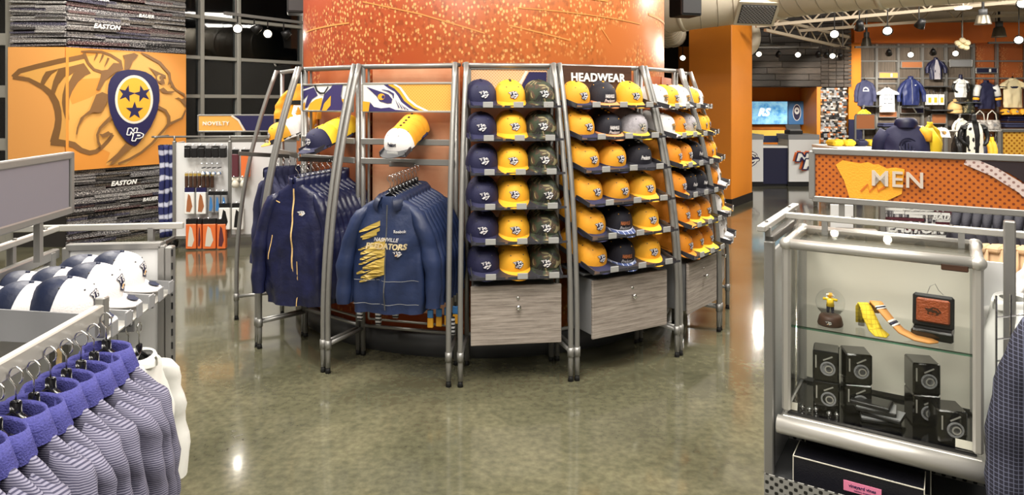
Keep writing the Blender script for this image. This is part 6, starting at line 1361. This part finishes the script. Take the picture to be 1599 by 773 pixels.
# ================================================================ CEILING SERVICES
def path_tube(name, label, cat, pts, r, m_, seams=0, n=24):
    t = thing(name, label, cat, pts[0]); P0 = Vector(pts[0]); q = [Vector(p)-P0 for p in pts]
    dense = []
    for i in range(len(q)-1):
        p0 = q[max(i-1, 0)]; p1 = q[i]; p2 = q[i+1]; p3 = q[min(i+2, len(q)-1)]
        for k in range(8):
            u = k/8; dense.append(.5*((2*p1)+(p2-p0)*u+(2*p0-5*p1+4*p2-p3)*u*u+(3*p1-p0-3*p2+p3)*u**3))
    dense.append(q[-1]); obj('duct_wall', MB().tube(dense, r, n), m_, t, True)
    if seams:
        L = 0; nxt = .15; k = 0
        for a, b in zip(dense, dense[1:]):
            d = (b-a).length
            while L+d > nxt:
                c = a+(b-a)*((nxt-L)/d); u = (b-a).normalized(); obj('seam_ring' if k % 6 else 'joint_band', MB().tube([c-u*(.004 if k % 6 else .03), c+u*(.004 if k % 6 else .03)], r+(.006 if k % 6 else .014), n, caps=True), 'duct_seam' if k % 6 else m_, t, True); nxt += seams; k += 1
            L += d
    return t
path_tube('main_duct', 'large pale spiral duct running under the ceiling at the upper right', 'duct', [(1.3, 10.6, 3.0), (2.3, 9.7, 3.10), (3.3, 9.35, 3.2), (4.0, 8.5, 3.22), (4.7, 7.8, 3.2), (5.6, 7.2, 3.2), (7.6, 6.3, 3.2)], .40, 'duct', .22)
path_tube('branch_duct', 'short pale branch duct bending down beside the round column', 'duct', [(2.35, 10.4, 3.0), (2.5, 10.9, 2.85), (2.75, 11.6, 2.85), (2.8, 12.4, 2.9)], .20, 'duct', .1, 16)
path_tube('duct_elbow', 'pale round duct elbow behind the orange pillar top', 'duct', [(4.15, 12.5, 3.3), (4.35, 12.5, 3.12), (4.42, 12.5, 2.9), (4.35, 12.5, 2.7), (4.1, 12.5, 2.6)], .13, 'duct', .0, 16)
obj('hanger_rod', MB().tube([(0, 0, .1), (0, 0, CEIL-3.3)], .01, 6), 'alu', bpy.data.objects['duct_elbow'])
# air grille
t = thing('air_grille', 'boxed air grille hanging from the large pale duct', 'grille', (3.20, 8.93, 2.86), (-.72, .05, -.10))
obj('box', MB().box((0, 0, .09), (.46, .34, .16), None, 0, .006), 'duct', t); obj('border', MB().box((0, 0, .0), (.52, .40, .02)), 'duct', t); obj('grille_face', MB().box((0, 0, -.012), (.44, .32, .012)), 'grey_dark', t)
lv = MB(); hx, hy = .205, .15
for k in (-1, 1):
    for i in range(-8, 9):
        c = i*.045; pts = []
        for y in (-hy, hy):
            x = c+k*y
            if abs(x) <= hx: pts.append((x, y))
        for x in (-hx, hx):
            y = (x-c)*k
            if abs(y) < hy: pts.append((x, y))
        if len(pts) >= 2: lv.beam((pts[0][0], pts[0][1], -.02-.002*k), (pts[1][0], pts[1][1], -.02-.002*k), .010, .008)
stuff(obj('louvre', lv, 'grey', t))
# roof joists and soffits
def joist(label, a, b, hgt=.35, n=9):
    a = Vector(a); b = Vector(b); t = thing('roof_joist', label, 'joist', a); d = b-a; D = Vector((0, 0, -hgt))
    obj('chord', MB().beam((0, 0, 0), d, .05, .05), 'joist', t); obj('chord', MB().beam(D, d+D, .05, .05), 'joist', t)
    mb = MB()
    for i in range(n):
        p = d*(i/n); q_ = d*((i+.5)/n); r_ = d*((i+1)/n); mb.tube([p, q_+D], .014, 6).tube([q_+D, r_], .014, 6)
    stuff(obj('web_rod', mb, 'joist', t))
joist('pale open web roof joist nearest the large duct', (4.0, 11.2, 3.25), (9.5, 11.0, 3.75), .3); joist('pale open web roof joist in front of the far soffit', (5.2, 12.4, 3.35), (10.8, 12.2, 3.75), .35); joist('short pale roof joist sloping behind the pillar', (4.3, 11.6, 3.15), (6.6, 13.4, 2.98), .22, 6)
struct(obj('trim_4', MB().box((8.4, 11.6, 3.55), (2.6, .8, .5)), 'soffit')); struct(obj('trim_5', MB().box((8.1, 9.0, 3.19), (1.35, .5, .38)), 'duct'))
# track lighting
def head_parts():
    c = MB().lathe([(.0, .10), (.035, .10), (.045, .06), (.06, .0), (.055, .0), (.03, .06)], 16); return mesh('shade', c, 'black', True), mesh('lamp', MB().lathe([(0, .012), (.046, .012), (.046, .018), (0, .018)], 16), 'lamp_on', True), mesh('stem', MB().tube([(0, 0, .10), (0, 0, .2)], .008, 6), 'black')
HP = head_parts()
def head(label, loc, tgt, power, group, size=55, on=True, sc=1., top=None):
    t = thing('track_light', label, 'spotlight', loc, 0, group)
    d = Vector(tgt)-Vector(loc); rot = d.to_track_quat('-Z', 'Y').to_euler()
    put('shade', HP[0], t, (0, 0, 0), rot, (sc, sc, sc))
    if on: put('lamp', HP[1], t, (0, 0, 0), rot, (sc, sc, sc))
    obj('stem', MB().tube([(0, 0, .07*sc), (0, 0, (top or CEIL)-loc[2])], .008, 6), 'black', t)
    if on and power: spot(Vector(loc)+d.normalized()*.03, tgt, power, size)
def rail(label, a, b):
    a = Vector(a); b = Vector(b); t = thing('light_rail', label, 'light rail', a); obj('bar', MB().beam((0, 0, 0), b-a, .035, .035), 'alu_dark', t)
    for f in (.1, .9): obj('drop_rod', MB().tube([(b-a)*f, (b-a)*f+Vector((0, 0, CEIL-a.z-(b-a).z*f))], .008, 6), 'alu_dark', t)
TH = ['first', 'second', 'third', 'fourth', 'fifth', 'sixth', 'seventh', 'eighth']
rail('dark light rail in front of the glazed wall', (-3.35, 7.95, 2.74), (-2.55, 9.2, 2.74))
for i, (px, py, y, tg, pw) in enumerate([(371, 45, 8.1, (-1.2, 3.0, 1.3), 4), (397, 48, 8.3, (-4.8, 8.6, 1.6), 22), (418, 53, 8.47, (-1.2, 3.0, 1.3), 4), (443, 56, 8.67, (-4.8, 8.7, 1.4), 22), (484, 62, 9.0, (-1.6, 4, 1.4), 14)]): head('%s spotlight from the left on the rail by the glazed wall' % TH[i], P(px, py, y), tg, pw, 'spotlights by the glazed wall', top=2.74)
rail('light rail in front of the plank wall above the counter', (4.4, 12.9, 2.74), (5.79, 12.9, 2.74)); rail('short angled light rail right of the counter rail', (5.79, 12.9, 2.72), (6.08, 12.44, 2.70))
for i, (px, py, on) in enumerate([(1185, 85, 1), (1216, 86, 0), (1246, 86, 1), (1278, 86, 0), (1291, 87, 0), (1300, 88, 1), (1312, 89, 0)]): head('%s spotlight from the pillar on the counter rail' % TH[i], P(px, py, 12.9 if px < 1280 else 12.9-(px-1278)*.011), (P(px, 130, 14.3).x, 14.25, 1.9) if not on else (P(px, py, 9).x, 9.0, .6), 26 if on else 60, 'spotlights above the counter', 60, True, 1., 2.74)
rail('long light rail in front of the far apparel wall', (P(1335, 85, 12.6).x, 12.6, 2.72), (P(1520, 83, 12.6).x, 12.6, 2.74))
for i, (px, py, on) in enumerate([(1388, 84, 0), (1422, 86, 1), (1457, 83, 0), (1492, 84, 1)]): head('%s spotlight from the left on the far wall rail' % TH[i], P(px, py, 12.6), (P(px, 150, 14.4).x, 14.4, 1.4) if not on else (P(px, 150, 9).x, 9.0, .8), 40 if on else 190, 'spotlights before the far wall', 90, True, 1., 2.74)
rail('light rail at the right end of the far wall', (P(1543, 80, 12.6).x, 12.6, 2.80), (P(1660, 78, 12.6).x, 12.6, 2.82))
for i, (px, py, y, on, tg) in enumerate([(1303, 54, 11, 1, (3.6, 7.5, .8)), (1342, 45, 10.5, 0, (6, 12, 1)), (1386, 49, 10.5, 1, (4.4, 7.5, .8)), (1435, 42, 10.5, 0, (6, 12, 1)), (1591, 63, 11.5, 1, (6.5, 8.2, .9)), (1597, 6, 9, 1, (4.6, 6.0, .8))]): head('%s ceiling spotlight from the left over the right hand aisle' % TH[i], P(px, py, y), tg, 50 if on else 0, 'ceiling spotlights over the right aisle', 80, bool(on), 1.3)
head('single spotlight left of the orange pillar', P(1066, 91, 12.5), (2.0, 9.5, .8), 20, None, 60)
def pendant(label, px, pt, pb, y, w):
    a = P(px, pt, y); b = P(px, pb, y); h = a.z-b.z; t = thing('pendant_lamp', label, 'pendant lamp', b, 0, 'bell shaped pendants'); W_ = w*y/F/2
    obj('shade', MB().lathe([(W_, 0), (W_*.95, h*.05), (W_*.7, h*.55), (W_*.62, h*.6)], 24), 'steel_shade', t, True); obj('cap', MB().lathe([(W_*.5, h*.58), (W_*.5, h*.98), (0, h)], 18), 'grey_dark', t, True); obj('diffuser', MB().lathe([(0, .01), (W_*.93, .01), (W_*.93, .02), (0, .02)], 24), 'lamp_soft', t); obj('stem', MB().tube([(0, 0, h*.95), (0, 0, CEIL-b.z)], .02, 8), 'black', t)
pendant('silver bell pendant lamp nearest the camera at upper right', 1535, 14, 38, 10.5, 24); pendant('silver bell pendant lamp behind and right of the nearest', 1560, 33, 58, 12.5, 21); pendant('silver bell pendant lamp over the orange corner', 1353, 50, 73, 13.0, 16)
q = P(1504, 14, 10.5); t = thing('disc_lamp', 'flat white disc ceiling lamp beside the bell pendants', 'ceiling lamp', q); obj('disc', MB().lathe([(0, 0), (.11, 0), (.12, .02), (.06, .04), (0, .04)], 24), 'lamp_soft', t, True); obj('stem', MB().tube([(0, 0, .03), (0, 0, CEIL-q.z)], .008, 6), 'alu', t)
q = P(1503, 72, 12.0); t = thing('cluster_lamp', 'cream cluster of round lamps on a long rod before the orange header', 'lamp cluster', q)
for i, (x, z) in enumerate([(-.08, .05), (.08, .06), (-.02, .0), (.06, -.02), (0, .1)]): obj('lamp_cup', MB().lathe([(0, -.03), (.05, -.02), (.06, .0), (.05, .02), (0, .03)], 14, (x, 0, z), 0, Rx(1.0)), 'cream', t, True)
obj('rod', MB().tube([(0, 0, .1), (0, 0, CEIL-q.z)], .008, 6), 'alu', t)
q = P(1085, 3, 9.0); t = thing('downlight', 'glowing round downlight under the duct above the orange pillar', 'downlight', q); obj('lens', MB().lathe([(0, 0), (.06, 0), (.06, .015), (0, .015)], 20), 'lamp_on', t); obj('housing', MB().lathe([(.062, -.004), (.075, -.004), (.07, .06), (0, .06)], 20), 'white', t, True)
# pipes by the plank wall
t = thing('ceiling_pipe', 'thin grey pipe with a drop leg in front of the plank wall', 'pipe', P(1172, 70, 13.2)); w_ = P(1225, 70, 13.2)-P(1172, 70, 13.2); v_ = P(1203, 30, 13.2)-P(1172, 70, 13.2)
obj('run', MB().tube([(0, 0, 0), w_], .03, 10), 'alu_dark', t, True); obj('drop', MB().tube([Vector((w_.x*.62, 0, 0)), Vector((v_.x, 0, .15)), v_], .025, 10), 'alu_dark', t, True)
# black loudspeakers flanking the drum near the ceiling
for lab, q in (('black loudspeaker hanging left of the mural column', P(468, 4, 7.4)), ('black loudspeaker hanging right of the mural column', P(1070, 8, 7.6))):
    t = thing('loudspeaker', lab, 'loudspeaker', q, .3); obj('cabinet', MB().box((0, 0, .05), (.26, .26, .36), None, 0, .01), 'black', t); obj('grille', MB().box((0, -.135, .05), (.22, .012, .31)), 'grey_dark', t); obj('bracket', MB().tube([(0, 0, .2), (0, 0, CEIL-q.z)], .02, 8), 'black', t)
# mural lighting from the aisle ceiling
for x, y in ((-2.4, 2.6), (0, 2.2), (2.2, 2.8)):
    head('spotlight %s aimed at the mural column' % {-2.4: 'on the left', 0: 'in the middle', 2.2: 'on the right'}[x], (x, y, 3.9), (x*.25-.2, 4.7, 1.6), 55, 'spotlights aimed at the column', 60)

def stand(label, x, y, top):
    t = thing('garment_stand', label, 'stand', (x, y, 0)); obj('pole', MB().tube([(0, 0, .02), (0, 0, top)], .018, 8), 'alu', t); obj('base', MB().lathe([(0, 0), (.2, 0), (.2, .02), (0, .03)], 20), 'black', t); obj('hook_arm', MB().tube([(0, 0, top), (0, -.03, top)], .012, 8), 'alu', t)
for lab, px, py, y, up in (('stand holding the yellow hoodie near the orange corner', 1349, 171, SY-1.0, .08), ('stand holding the white hooded sweatshirt', 1500, 185, SY-1.0, .08), ('stand holding the bright yellow jacket', 1452, 194, 7.4, .08), ('stand under the pale pink cap', 1470, 213, 9.5, .0)):
    q = P(px, py, y); stand(lab, q.x, q.y+.02, q.z+up)
